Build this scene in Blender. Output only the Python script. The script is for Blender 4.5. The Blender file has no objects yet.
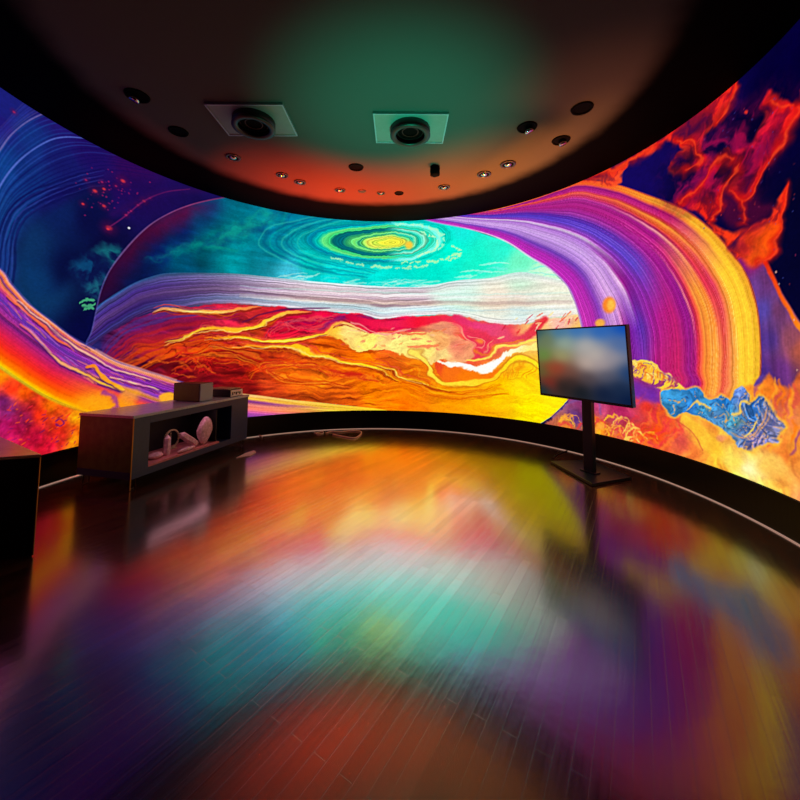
import bpy, bmesh, math, random
import numpy as np
from mathutils import Vector, Matrix

# ------------------------------------------------------------------ the room: a round hall, radius 3.5 m
R, HS, HC = 3.5, 0.343, 3.987          # screen radius, top of the skirting, ceiling height
scene = bpy.context.scene
COL = scene.collection

# camera (position, focal length and tilt surveyed from the photograph)
FPX, PITCH, ROLL, PPY = 368.764, .074, .005, 322.18
CAM = np.array([.3661, -3.5595, 1.4889])
_cp, _sp = math.cos(PITCH), math.sin(PITCH)
CF = np.array([0, _cp, _sp]); _U = np.array([0, -_sp, _cp]); _R = np.array([1., 0, 0])
CR = math.cos(ROLL)*_R+math.sin(ROLL)*_U; CU = -math.sin(ROLL)*_R+math.cos(ROLL)*_U

cd = bpy.data.cameras.new('camera'); cam = bpy.data.objects.new('camera', cd); COL.objects.link(cam)
cd.sensor_width = 36; cd.lens = FPX/800*36; cd.shift_y = (PPY-400)/800; cd.clip_start = .02; cd.clip_end = 100
m = Matrix([[CR[0], CU[0], -CF[0], CAM[0]], [CR[1], CU[1], -CF[1], CAM[1]], [CR[2], CU[2], -CF[2], CAM[2]], [0, 0, 0, 1]])
cam.matrix_world = m
scene.camera = cam
scene.view_settings.view_transform = 'Standard'; scene.view_settings.look = 'None'
scene.view_settings.gamma = 1; scene.view_settings.exposure = 0; scene.view_settings.use_curve_mapping = False
w_ = bpy.data.worlds.new('world'); scene.world = w_; w_.use_nodes = True
w_.node_tree.nodes['Background'].inputs[0].default_value = (0, 0, 0, 1); w_.node_tree.nodes['Background'].inputs[1].default_value = 0

def lin(c):
    return tuple((x/255/12.92 if x <= 10.3 else ((x/255+.055)/1.055)**2.4) for x in c)
# ------------------------------------------------------------------ picture shown by the LED screen
# drawn on a grid of the screen's own surface: u runs along the curved wall (m), v is height (m)
NX, NY = 1700, 440
TH0, TH1 = math.radians(205.0), math.radians(-25.0)
LU = R*(TH0-TH1)
_u = np.linspace(0, LU, NX); _v = np.linspace(HS, HC, NY)
UU, VV = np.meshgrid(_u, _v)
ART = np.zeros((NY, NX, 3))

def on_wall(pts):
    """survey of the photograph: picture points -> (u, v) metres on the curved screen"""
    a = np.asarray(pts, float).reshape(-1, 2)
    d = CF + np.outer((a[:, 0]-400)/FPX, CR) - np.outer((a[:, 1]-PPY)/FPX, CU)
    A = d[:, 0]**2+d[:, 1]**2; B = d[:, 0]*CAM[0]+d[:, 1]*CAM[1]; K = CAM[0]**2+CAM[1]**2-R*R
    t = (-B+np.sqrt(np.maximum(B*B-A*K, 0)))/A
    P = CAM+d*t[:, None]
    th = np.arctan2(P[:, 1], P[:, 0]); th = np.where(th < -1.9, th+2*math.pi, th)
    return np.stack([R*(TH0-th), P[:, 2]], 1)

def mpp(p):
    a = on_wall([p, (p[0], p[1]+1)]); return abs(a[0, 1]-a[1, 1])

def rgb(c): return np.array(c, float)/255.0

def _hash(ix, iy, seed):
    h = (ix.astype(np.int64)*374761393+iy.astype(np.int64)*668265263+seed*1442695041) & 0xffffffff
    h = ((h ^ (h >> 13))*1274126177) & 0xffffffff
    return ((h ^ (h >> 16)) & 0xffff)/65535.0

def vnoise(x, y, seed=0):
    x0 = np.floor(x); y0 = np.floor(y); fx = x-x0; fy = y-y0
    fx = fx*fx*(3-2*fx); fy = fy*fy*(3-2*fy)
    a = _hash(x0, y0, seed); b = _hash(x0+1, y0, seed); c = _hash(x0, y0+1, seed); d = _hash(x0+1, y0+1, seed)
    return (a*(1-fx)+b*fx)*(1-fy)+(c*(1-fx)+d*fx)*fy

def fbm(x, y, seed=0, o=4):
    s = 0; a = .5; n = 0
    for k in range(o):
        s = s+a*vnoise(x*2**k+k*7.3, y*2**k+k*3.1, seed+k); n += a; a *= .5
    return s/n

def sstep(a, b, x):
    t = np.clip((x-a)/(b-a), 0, 1); return t*t*(3-2*t)

def smooth(pts, k=8, closed=False):
    P = np.asarray(pts, float); n = len(P)
    if n < 3: return P
    Q = np.vstack([P[-1:], P, P[:2]]) if closed else np.vstack([2*P[0]-P[1], P, 2*P[-1]-P[-2]])
    out = []
    for i in range(1, len(Q)-2):
        p0, p1, p2, p3 = Q[i-1], Q[i], Q[i+1], Q[i+2]
        for t in np.arange(k)/k:
            out.append(.5*((2*p1)+(p2-p0)*t+(2*p0-5*p1+4*p2-p3)*t*t+(3*p1-p0-3*p2+p3)*t**3))
    if not closed: out.append(P[-1])
    return np.array(out)

def seg_dist(X, Y, P):
    """distance to a polyline, and the position (0..1) along it"""
    best = np.full(X.shape, 1e9); pos = np.zeros(X.shape)
    L = np.concatenate([[0], np.cumsum(np.hypot(*(P[1:]-P[:-1]).T))]); T = L[-1]+1e-9
    for i in range(len(P)-1):
        a, b = P[i], P[i+1]; d = b-a; q = d@d+1e-12
        t = np.clip(((X-a[0])*d[0]+(Y-a[1])*d[1])/q, 0, 1)
        e = (X-a[0]-t*d[0])**2+(Y-a[1]-t*d[1])**2
        m = e < best
        best = np.where(m, e, best); pos = np.where(m, (L[i]+t*(L[i+1]-L[i]))/T, pos)
    return np.sqrt(best), pos

def inside(X, Y, P):
    r = np.zeros(X.shape, bool); n = len(P); j = n-1
    for i in range(n):
        (xi, yi), (xj, yj) = P[i], P[j]
        if yi != yj:
            r ^= ((yi > Y) != (yj > Y)) & (X < (xj-xi)*(Y-yi)/(yj-yi)+xi)
        j = i
    return r

def window(P, m):
    x0, y0 = P.min(0)-m; x1, y1 = P.max(0)+m
    i0 = max(0, int(np.searchsorted(_u, x0))-1); i1 = min(NX, int(np.searchsorted(_u, x1))+1)
    j0 = max(0, int(np.searchsorted(_v, y0))-1); j1 = min(NY, int(np.searchsorted(_v, y1))+1)
    return (slice(j0, j1), slice(i0, i1)) if i1 > i0 and j1 > j0 else None

def warped(X, Y, amt, sc, seed):
    if not amt: return X, Y
    X = X+amt*.5*(fbm(X*sc*4, Y*sc*4, seed+7, 2)-.5); Y = Y+amt*.5*(fbm(X*sc*4+3, Y*sc*4+6, seed+8, 2)-.5)
    return X+amt*2*(fbm(X*sc, Y*sc, seed, 3)-.5), Y+amt*2*(fbm(X*sc+9, Y*sc+5, seed+50, 3)-.5)

def blend(w, a, col):
    ART[w] = ART[w]*(1-a[..., None])+col*a[..., None]

def line(pts, width, col, soft=.8, alpha=1., taper=0., warp=0., wsc=4., seed=1, k=8, dash=None, wv=.35):
    """a brush stroke; width and softness in picture pixels at the stroke, col one colour or a list along it"""
    m = np.mean([mpp(p) for p in pts])
    P = smooth(on_wall(pts), k); wd = width*m/2; so = soft*m
    w = window(P, wd+so+warp*m*2+.02)
    if w is None: return
    X, Y = warped(UU[w], VV[w], warp*m, wsc, seed)
    d, s = seg_dist(X, Y, P)
    wd = wd*(1-wv+2*wv*vnoise(s*9+seed, d*0, seed+70))
    ww = wd*(1-taper+taper*np.sqrt(np.clip(4*s*(1-s), 0, 1))) if taper else wd
    a = alpha*(1-sstep(-so, so, d-ww))
    if dash: a = a*sstep(dash[1], dash[1]+.2, vnoise(s*dash[0], d*0, seed+9))
    c = np.array(col, float)/255
    if c.ndim == 2:
        xs = np.linspace(0, 1, len(c)); c = np.stack([np.interp(s, xs, c[:, k]) for k in range(3)], -1)
    blend(w, a, c)

def idw(X, Y, pts, cols, p=3.):
    Q = on_wall(pts); num = 0; den = 0
    for (qx, qy), c in zip(Q, cols):
        wt = 1/((X-qx)**2+(Y-qy)**2+.0015)**(p/2)
        num = num+wt[..., None]*rgb(c); den = den+wt
    return num/den[..., None]

def area(pts, col, soft=1., alpha=1., warp=0., wsc=4., seed=1, curve=True, tex=None):
    """a filled shape; col is one colour, a list of (x, y, colour) samples or a function of the surface"""
    m = np.mean([mpp(p) for p in pts[::3]])
    P = on_wall(pts); P = smooth(P, 5, True) if curve else P
    w = window(P, soft*m+warp*m*2+.02)
    if w is None: return
    X, Y = warped(UU[w], VV[w], warp*m, wsc, seed)
    d, _ = seg_dist(X, Y, np.vstack([P, P[:1]]))
    d = np.where(inside(X, Y, P), -d, d); so = soft*m
    a = alpha*(1-sstep(-so, so, d))
    if callable(col): c = col(X, Y, w)
    elif isinstance(col[0], (tuple, list)): c = idw(X, Y, [q[:2] for q in col], [q[2] for q in col])
    else: c = rgb(col)*np.ones(X.shape+(1,))
    if tex: c = tex(c, X, Y, d)
    blend(w, a, np.clip(c, 0, 1))

def ramp(t, stops):
    xs = [s[0] for s in stops]
    return np.stack([np.interp(t, xs, [s[1][k]/255 for s in stops]) for k in range(3)], -1)

def blob(x, y, rx, ry, col, soft=.5, alpha=1.):
    c = on_wall([(x, y), (x+rx, y), (x, y-ry)]); a = max(abs(c[1, 0]-c[0, 0]), .003); b = max(abs(c[2, 1]-c[0, 1]), .003)
    P = np.array([c[0]-[a*2, b*2], c[0]+[a*2, b*2]]); w = window(P, .02)
    if w is None: return
    r = np.hypot((UU[w]-c[0, 0])/a, (VV[w]-c[0, 1])/b)
    blend(w, alpha*(1-sstep(1-soft, 1+soft, r)), rgb(col))

def masked(poly, fn, soft=.01):
    """run fn, keep its paint only inside poly"""
    keep = ART.copy(); fn()
    P = on_wall(poly); ins = inside(UU, VV, P)
    ART[~ins] = keep[~ins]

rnd = random.Random(7)
# --- space behind everything
ART[:] = idw(UU, VV, [(-150, 150), (20, 130), (60, 180), (120, 170), (100, 260), (40, 290), (20, 120), (90, 330), (690, 150), (700, 100), (790, 250), (780, 90), (850, 200), (660, 170)],
             [(10, 12, 60), (20, 25, 100), (22, 12, 85), (30, 8, 75), (8, 8, 50), (10, 45, 85), (25, 22, 100), (6, 8, 60), (14, 6, 80), (10, 4, 60), (4, 4, 40), (3, 0, 45), (3, 3, 35), (20, 8, 90)])
ART *= (0.8+.4*fbm(UU*3, VV*3, 3))[..., None]

# --- blue rings at the left
arcs = [[(-60, 210), (-20, 150), (0, 128), (22, 104), (40, 92)], [(-60, 240), (-20, 180), (0, 150), (12, 134), (30, 120), (50, 112), (70, 112)],
        [(-50, 270), (-15, 222), (0, 186), (20, 160), (46, 142), (66, 137), (92, 139)], [(-20, 290), (2, 240), (12, 214), (34, 198), (60, 186), (84, 178), (120, 172), (160, 178)]]
area([(-90, 90), (-60, 300), (0, 290), (14, 284), (16, 244), (34, 214), (60, 196), (100, 178), (170, 176), (120, 100)],
     [(0, 100, (25, 28, 115)), (10, 170, (14, 58, 130)), (30, 140, (18, 45, 120)), (60, 120, (32, 20, 105)), (30, 175, (14, 40, 110)), (90, 150, (28, 12, 90)),
      (60, 165, (20, 22, 95)), (0, 220, (16, 60, 125)), (10, 260, (20, 50, 120)), (130, 165, (45, 8, 80)), (5, 125, (30, 22, 110))], soft=12, warp=8)
for g, (A, B, n, c1, c2) in enumerate([(arcs[0], arcs[1], 9, (60, 70, 175), (110, 95, 160)), (arcs[1], arcs[2], 5, (30, 80, 160), (40, 70, 165)), (arcs[2], arcs[3], 10, (12, 8, 80), (40, 75, 165))]):
    A = np.array(smooth(A, 4)); B = np.array(smooth(B, 4)); m = min(len(A), len(B))
    A = A[np.linspace(0, len(A)-1, m).astype(int)]; B = B[np.linspace(0, len(B)-1, m).astype(int)]
    for i in range(n):
        t = (i+rnd.random()*.6)/n
        line([tuple(q) for q in (A*(1-t)+B*t)[::3]], rnd.uniform(.6, 1.6), c1 if rnd.random() < .6 else c2, soft=.8, alpha=rnd.uniform(.2, .5), taper=.8)
for a, c in ((arcs[2], (90, 110, 200)), (arcs[1], (120, 110, 175))): line(a, 1.4, c, soft=.8, alpha=.7, taper=.7)
for i in range(9):      # the dark inner ring, fine blue hairs in it
    o = i*2.4-6
    line([(-6+o, 300), (1+o, 268), (4+o*.9, 240), (14+o*.8, 214+o*.5), (34+o*.5, 198+o*.8), (60, 186+o), (84, 178+o), (104, 174+o)], 1. if i % 2 else 2.4, (48, 64, 150) if i % 2 else (10, 8, 70), alpha=.5, taper=1, warp=2, wsc=3, seed=i, wv=.6)
area([(22, 236), (40, 214), (66, 200), (96, 186), (110, 200), (90, 250), (60, 290), (34, 294), (22, 270)], [(28, 240, (12, 48, 95)), (60, 210, (10, 32, 85)), (30, 280, (10, 50, 100)), (90, 220, (8, 12, 60)), (70, 270, (6, 10, 55))], soft=8, alpha=.85)
# red sparks
for x, y, r in [(86, 180, 1.6), (102, 182, 1.6), (123, 181, 3), (95, 191, 3), (104, 189, 2.2), (116, 186, 1.5), (83, 204, 2), (104, 206, 2.4), (126, 215, 1.8), (144, 201, 2), (138, 205, 1.6), (109, 228, 4), (108, 229, 2), (14, 112, 1.8), (131, 211, 1.4), (150, 198, 1.2)]:
    blob(x, y, r*1.8, r*1.5, (110, 10, 60), 1., .4); blob(x, y, r*.75, r*.5, (225, 55, 60) if r > 1.9 else (160, 35, 90), .7, .75)
for k in range(60):
    blob(rnd.gauss(106, 16), rnd.gauss(196, 12), .9, .7, (150, 25, 90), .6, rnd.uniform(.2, .7))
blob(129, 228, 1.2, 1, (220, 230, 240)); line([(108, 228), (124, 217), (144, 201), (166, 192), (190, 189)], 1.2, (140, 30, 95), alpha=.7, taper=.6)
line([(112, 214), (128, 206), (150, 196), (175, 191), (205, 190)], 5, (50, 12, 80), soft=4, alpha=.5)
# teal wisp beside the planet and its green tip
def wisp(c, X, Y, d):
    n = fbm(X*9, Y*9, 21); n2 = fbm(X*4, Y*4, 22)
    a = (sstep(.35, .7, n)*sstep(.25, .6, n2))[..., None]; w = None
    return c*a+rgb((10, 20, 70))*(1-a)
area([(68, 268), (84, 258), (100, 250), (112, 244), (124, 250), (118, 270), (106, 290), (98, 298), (86, 292), (78, 280)], [(110, 252, (20, 110, 120)), (90, 270, (10, 70, 115)), (98, 290, (25, 100, 120))], soft=6, alpha=.85, warp=6, tex=wisp)
for p in ([(80, 302), (88, 300), (95, 301)], [(82, 306), (90, 306), (96, 304)], [(84, 309), (90, 308), (94, 309)]): line(p, 3.4, (60, 150, 110), warp=2.5, wsc=14, taper=.8, soft=.7)

# --- the planet
PL = [(86, 372), (86, 345), (92, 330), (100, 294), (110, 270), (130, 244), (150, 225), (170, 213), (190, 205), (210, 200), (232, 196)]
PR = [(395, 208), (422, 219), (469, 229), (503, 240), (530, 257), (550, 269), (567, 286), (576, 306), (582, 330), (583, 355), (579, 380), (571, 397), (552, 416), (530, 430)]
G0 = [(-260, 110), (-120, 190), (-50, 235), (0, 268), (12, 284), (30, 304), (50, 320), (74, 338), (96, 350), (120, 362), (150, 372), (176, 380), (210, 389), (250, 395), (300, 401), (382, 410), (420, 416)]
H1 = [(84, 318), (100, 304), (130, 285), (150, 277), (170, 273), (210, 273), (240, 274), (280, 278), (320, 282), (360, 285), (400, 287), (426, 286), (460, 280), (490, 278), (520, 272), (548, 277), (600, 286)]
H2 = [(84, 352), (100, 340), (120, 326), (150, 312), (180, 308), (210, 304), (240, 304), (280, 307), (312, 310), (360, 314), (380, 319), (400, 317), (430, 315), (460, 316), (490, 323), (515, 325), (530, 323), (548, 318), (600, 312)]
P_all = PL+[(300, 180), (360, 190)]+PR+[(420, 440)]+G0[:9:-1]+[(120, 364)]
sky = [(105, 290, (8, 12, 60)), (125, 262, (8, 16, 66)), (150, 236, (8, 18, 72)), (180, 213, (12, 30, 85)), (135, 270, (8, 20, 70)), (160, 250, (5, 25, 85)), (180, 230, (8, 30, 90)), (200, 215, (8, 60, 110)),
       (215, 240, (0, 95, 110)), (240, 235, (0, 120, 130)), (180, 262, (0, 75, 105)), (230, 262, (0, 140, 150)), (250, 225, (0, 110, 130)), (200, 250, (0, 75, 90)), (270, 220, (0, 120, 150)),
       (300, 215, (0, 120, 150)), (275, 250, (0, 120, 140)), (310, 262, (0, 190, 180)), (340, 275, (0, 210, 205)), (290, 272, (60, 190, 215)), (390, 275, (0, 220, 205)), (430, 275, (0, 220, 195)),
       (450, 250, (0, 240, 205)), (480, 260, (20, 235, 195)), (420, 225, (0, 200, 210)), (370, 223, (0, 150, 175)), (520, 262, (110, 240, 190)), (500, 250, (40, 235, 200)), (545, 272, (190, 245, 200)), (460, 230, (20, 225, 210))]
def sky_tex(c, X, Y, d):
    n = fbm(X*2.5, Y*14, 31); n2 = fbm(X*6, Y*6, 33)
    q = (1-.75*sstep(on_wall([(330, 250)])[0, 0], on_wall([(430, 250)])[0, 0], X))[..., None]
    return c*(1.03+.35*q*(n[..., None]-.5)+.3*q*(n2[..., None]-.5))
area(P_all, sky, soft=.8, curve=False, tex=sky_tex)
masked(P_all, lambda: (line([(94, 330), (103, 294), (114, 270), (134, 246), (154, 229), (174, 217), (194, 210), (214, 204)], 18, [(25, 20, 70), (45, 8, 45), (62, 8, 48), (70, 8, 45), (85, 10, 55), (90, 12, 60), (40, 30, 90)], soft=12, alpha=.9, taper=.6, warp=4, wv=.1),
    [line([(150+i*7, 262-i*2), (190+i*8, 246-i*3+rnd.uniform(-6, 6)), (236+i*4, 250-i*2)], rnd.uniform(2, 6), rnd.choice([(0, 60, 90), (0, 140, 130), (10, 45, 110), (20, 170, 140)]), soft=4, alpha=.35, taper=1, warp=8, seed=i) for i in range(14)]))
# storm: ovals one inside the other, drawn out to the left
ctr = on_wall([(392, 242)])[0]; ex = on_wall([(440, 242)])[0]; wx = on_wall([(300, 236)])[0]; ty = on_wall([(392, 222), (392, 262)])
w = window(np.array([[wx[0]-1.0, ty[:, 1].min()-.5], [ex[0]+.9, ty[:, 1].max()+.5]]), .05)
X, Y = warped(UU[w], VV[w], .035, 5, 91)
dx = X-ctr[0]; rx = np.where(dx > 0, (ex[0]-ctr[0])*1.25, (ctr[0]-wx[0])*1.12); rys = (ty[:, 1].max()-ty[:, 1].min())/2*1.18
rho = np.hypot(dx/rx, (Y-ctr[1]+dx*(-.02))/rys)
sw = ramp(rho, [(0, (225, 240, 60)), (.1, (250, 235, 60)), (.16, (190, 235, 70)), (.24, (235, 240, 90)), (.3, (120, 225, 90)), (.34, (30, 140, 110)), (.38, (120, 230, 110)), (.46, (40, 190, 130)), (.5, (0, 90, 105)), (.58, (0, 110, 115)),
               (.62, (60, 220, 120)), (.68, (110, 235, 130)), (.73, (0, 180, 160)), (.8, (0, 110, 140)), (.86, (0, 140, 150)), (.93, (0, 170, 165)), (1, (0, 180, 180))])
lr = sstep(-.2, .25, dx)[..., None]
sw = sw*(1-lr*.85)+lr*.85*ramp(rho, [(0, (240, 240, 60)), (.2, (250, 215, 60)), (.28, (90, 220, 130)), (.34, (0, 190, 170)), (.4, (130, 235, 170)), (.46, (0, 225, 195)), (.56, (170, 245, 190)), (.62, (0, 225, 195)), (.8, (150, 245, 200)), (.86, (0, 230, 200)), (1, (0, 235, 205))])
sw = sw*(1+.5*(vnoise(rho*55, dx*.3, 5)-.5)+.25*(vnoise(rho*130, dx*.5, 6)-.5))[..., None]
blend(w, (1-sstep(.8, 1.12, rho+.25*(fbm(X*3, Y*9, 8)-.5))), sw)
for i in range(8):      # trailing arcs left of the storm
    o = i*7
    line([(392-o, 216-i*.6), (352-o, 219), (318-o, 228), (298-o*.8, 240+i*.6), (305-o*.5, 252+i), (335-o*.4, 261+i*1.6), (380-o*.3, 270+i*1.2)], rnd.uniform(1, 2.6), rnd.choice([(0, 80, 120), (0, 175, 160), (60, 210, 180), (0, 95, 125)]), alpha=.45, taper=.9, soft=1.2, warp=1.5, seed=i)
for p, c in [([(330, 258), (360, 264), (395, 268), (432, 266)], (180, 240, 180)), ([(395, 223), (425, 226), (444, 236), (440, 248), (420, 256)], (170, 250, 200)), ([(420, 232), (436, 238), (434, 250), (415, 257)], (200, 250, 190)),
             ([(400, 262), (430, 262), (452, 257), (462, 250)], (190, 245, 170)), ([(452, 246), (460, 250), (458, 258), (448, 260)], (200, 240, 170))]:
    line(p, 2.4, c, soft=.8, alpha=.85, taper=.6, warp=2.5, wsc=12, dash=(26, .15))
blob(409, 245, 4, 4, (250, 200, 60), .5)
for k in range(46):      # pale foam above the cloud belt
    x = rnd.uniform(270, 570); y = np.interp(x, [q[0] for q in H1], [q[1] for q in H1])-abs(rnd.gauss(0, 7 if x > 440 else 3.5))
    line([(x-rnd.uniform(5, 16), y+1), (x, y+rnd.uniform(-2, 1)), (x+rnd.uniform(5, 18), y+rnd.uniform(-2, 2))], rnd.uniform(.8, 2.2), rnd.choice([(130, 235, 225), (215, 245, 225), (80, 220, 215), (235, 250, 235)]), alpha=.55, taper=.9, warp=1.5, wsc=8, seed=k)

def belt(A, B, stops_l, stops_r, xl, xr, streak, freq, seed, soft=.9, wamp=.02, stretch=1., keys=None, hair=0., hot=False, tr=(0, 1)):
    return _belt(A, B, stops_l, stops_r, xl, xr, streak, freq, seed, soft, wamp, stretch, keys, hair, hot, tr)
def _belt(A, B, stops_l, stops_r, xl, xr, streak, freq, seed, soft, wamp, stretch, keys, hair, hot, tr):
    """bands running between two guide lines"""
    a = smooth(on_wall(A), 5); b = smooth(on_wall(B), 5)
    P = np.vstack([a, b[::-1]]); w = window(P, .03)
    X, Y = warped(UU[w], VV[w], wamp, 3, seed)
    dA, _ = seg_dist(X, Y, a); dB, sB = seg_dist(X, Y, b)
    t = tr[0]+(tr[1]-tr[0])*dA/(dA+dB+1e-6)
    ul, ur = on_wall([xl])[0, 0], on_wall([xr])[0, 0]
    k = sstep(ul, ur, X)[..., None]
    if keys:
        Q = on_wall([q[0] for q in keys]); o_ = on_wall([(540, 375)])[0]; ang = lambda x, y: -np.arctan2(y-o_[1], x-o_[0]); ks = [float(ang(q[0], q[1])) for q in Q]; sB = np.clip(ang(X, Y), ks[0], ks[-1]); c = 0
        for i, (_, stp) in enumerate(keys):
            h = np.zeros_like(ks); h[i] = 1; c = c+ramp(t, stp)*np.interp(sB, ks, h)[..., None]
    else: c = ramp(t, stops_l)*(1-k)+ramp(t, stops_r)*k
    if hair:
        hn = vnoise(t*freq*3.1, X*stretch*.6, seed+8)*(.4+.6*vnoise(t*9, X*1.3, seed+9)); c = c+hair*(sstep(.55, .75, hn)-.8*sstep(.22, .1, hn))[..., None]*[.9, .75, .85]
    if hot: streak = (streak*(1-.85*sstep(.42, .58, t)))
    c = c*(1+streak*(vnoise(t*freq, X*stretch, seed+3)-.5)+streak*.6*(vnoise(t*freq*2.7, X*stretch*1.5, seed+4)-.5))[..., None]
    ins = inside(UU[w], VV[w], P); d, _ = seg_dist(UU[w], VV[w], np.vstack([P, P[:1]])); so = soft*.012
    blend(w, 1-sstep(-so, so, np.where(ins, -d, d)), np.clip(c, 0, 1))
    return w

def planet_inside():
    # pale cloud belt
    belt(H1, H2, [(0, (30, 75, 125)), (.12, (70, 65, 130)), (.3, (55, 35, 110)), (.5, (85, 55, 120)), (.7, (45, 25, 95)), (.85, (50, 45, 110)), (1, (60, 30, 90))],
         [(0, (205, 235, 235)), (.12, (210, 195, 205)), (.3, (225, 200, 205)), (.42, (175, 150, 165)), (.52, (215, 190, 195)), (.6, (160, 125, 140)), (.68, (215, 215, 215)), (.8, (190, 220, 230)), (.9, (225, 225, 235)), (1, (250, 225, 225))],
         (120, 300), (330, 300), .45, 26, 41, stretch=.8)
    area([(430, 292), (470, 282), (520, 276), (560, 280), (590, 290), (595, 318), (560, 318), (500, 322), (450, 312)], [(460, 290, (205, 245, 225)), (520, 282, (195, 240, 205)), (560, 290, (240, 245, 215)), (500, 300, (248, 232, 205)), (520, 300, (240, 228, 205)), (520, 312, (215, 235, 225)), (560, 312, (250, 245, 230))],
         soft=10, alpha=.8, tex=lambda c, X, Y, d: c*(1+.22*(fbm(X*1.2, Y*22, 44)-.5))[..., None])
    for y0, c in ((301, (175, 140, 135)), (304, (235, 210, 180)), (302.5, (195, 160, 150)), (296, (240, 235, 235)), (293, (190, 235, 225)), (309, (180, 215, 225)), (312, (225, 235, 225))):
        line([(240, y0-7), (320, y0-3), (400, y0), (480, y0+1), (572, y0)], 1.8, c, alpha=.55, soft=1.2, taper=1, warp=1.2)
    # hot lower half
    low = H2+[(620, 360), (600, 440), (300, 450), (120, 400), (60, 380)]
    cols = [(95, 345, (35, 30, 95)), (110, 350, (90, 20, 90)), (120, 340, (110, 25, 80)), (140, 330, (90, 20, 90)), (160, 320, (95, 20, 90)), (130, 352, (90, 12, 60)), (150, 365, (75, 5, 35)), (170, 350, (190, 45, 15)), (165, 333, (130, 15, 60)), (190, 322, (150, 15, 60)),
            (150, 345, (170, 30, 30)), (180, 370, (110, 5, 20)), (210, 385, (110, 8, 20)), (200, 352, (200, 40, 10)), (215, 360, (150, 10, 15)), (235, 372, (130, 12, 15)), (225, 318, (190, 25, 60)), (250, 340, (215, 70, 20)), (250, 370, (190, 35, 10)), (250, 388, (130, 15, 15)),
            (280, 330, (215, 15, 50)), (300, 320, (190, 5, 60)), (330, 315, (200, 5, 60)), (370, 322, (225, 15, 70)), (400, 322, (225, 15, 75)), (290, 370, (225, 95, 10)), (270, 380, (190, 55, 20)), (320, 380, (235, 110, 10)), (330, 348, (240, 100, 5)), (360, 357, (245, 110, 0)), (370, 390, (245, 120, 0)),
            (320, 398, (190, 70, 10)), (350, 402, (225, 90, 10)), (410, 390, (250, 125, 0)), (400, 408, (250, 110, 0)), (450, 395, (255, 150, 0)), (480, 408, (255, 170, 0)), (500, 390, (255, 190, 0)), (530, 380, (255, 205, 10)), (530, 410, (255, 225, 0)), (560, 400, (255, 225, 10)), (420, 362, (240, 120, 10)),
            (440, 330, (240, 150, 110)), (470, 345, (235, 60, 60)), (500, 335, (235, 60, 90)), (540, 335, (250, 200, 120)), (560, 350, (255, 190, 40)), (560, 325, (250, 190, 170)), (575, 345, (250, 200, 60))]
    def tx(c, X, Y, d):
        Xw = X+.25*(fbm(X*2, Y*3, 51)-.5); Yw = Y+.25*(fbm(X*2+4, Y*3+2, 52)-.5)
        n = fbm(Xw*2.2, Yw*20, 53); n2 = fbm(Xw*6, Yw*30, 54)
        k = sstep(8.8, 6.2, X)
        return c*(1+(.25+.75*k)[..., None]*((n-.5)[..., None]*[1., 1.5, .9])+.35*k[..., None]*(n2-.5)[..., None])
    area(low, cols, soft=1.2, curve=False, warp=1.6, wsc=6, tex=tx)
    # left: dark violet and red trails bending down along the limb
    for i in range(34):
        t = i/33; y = 316+t*48; j = rnd.uniform(-2, 2)
        c = [(70, 45, 120), (130, 20, 70), (170, 25, 40), (205, 60, 15), (230, 90, 10), (120, 8, 20)][min(5, int(t*5+rnd.random()))]
        line([(100+t*26, 354+t*14), (114+t*20, y+20+j-t*6), (140+t*14, y+6+j), (178, y-4+j), (214+rnd.uniform(-8, 24), y-8+j)], rnd.uniform(1, 3), c, soft=1, alpha=.6, taper=.9, warp=2, seed=i)
    for p, wd, c in [([(153, 312), (166, 308), (188, 311), (214, 313), (240, 309), (262, 307)], 4, [(200, 130, 110), (240, 170, 90), (245, 190, 80), (250, 150, 60), (240, 120, 70)]),
                     ([(158, 344), (170, 341), (190, 333), (210, 328), (240, 327), (262, 322), (286, 313), (312, 311)], 4.5, [(200, 150, 60), (250, 190, 40), (255, 170, 30), (255, 215, 40), (255, 190, 60), (250, 120, 60)]),
                     ([(200, 340), (222, 336), (240, 334), (260, 340), (280, 343), (300, 341), (320, 334), (332, 326), (344, 323), (354, 327), (366, 334)], 4.5, [(240, 110, 20), (255, 190, 20), (255, 225, 30), (255, 210, 40), (255, 180, 60), (255, 190, 170)]),
                     ([(206, 348), (240, 345), (264, 349), (290, 350), (310, 353), (330, 359), (350, 364), (370, 367), (386, 372), (402, 381)], 4.2, [(240, 90, 20), (255, 150, 20), (255, 190, 20), (255, 215, 30), (255, 225, 30), (250, 160, 10)]),
                     ([(372, 364), (392, 369), (410, 378), (430, 384), (455, 389)], 2.4, (255, 195, 20))]:
        line([(x, y+1.8) for x, y in p], wd+1.6, (130, 30, 10), soft=.9, alpha=.7, taper=1, warp=2)
        line(p, wd*.95, c, soft=.8, taper=1, warp=2, wv=.45)
        for o, cc in ((-2.6, (240, 110, 60)), (2.6, (245, 120, 10)), (-4.5, (215, 40, 60)), (4.6, (200, 60, 10)), (1, (255, 240, 150))): line([(x, y+o+rnd.uniform(-.6, .6)) for x, y in p[:-1]], 1, cc, soft=.7, alpha=.65, taper=1, warp=2.5, seed=int(o*7)+20)
    # crimson eye between the streams
    for i in range(10):
        line([(262+i*2, 337-i*.6), (270+i*2, 325-i*.3), (292, 320+i), (318, 316+i*1.4), (340, 314+i)], rnd.uniform(1, 2.4), rnd.choice([(250, 60, 70), (150, 0, 60), (240, 20, 50), (230, 90, 90), (110, 5, 80)]), alpha=.55, soft=.9, taper=.9, warp=3, wsc=6, seed=i+3)
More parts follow.
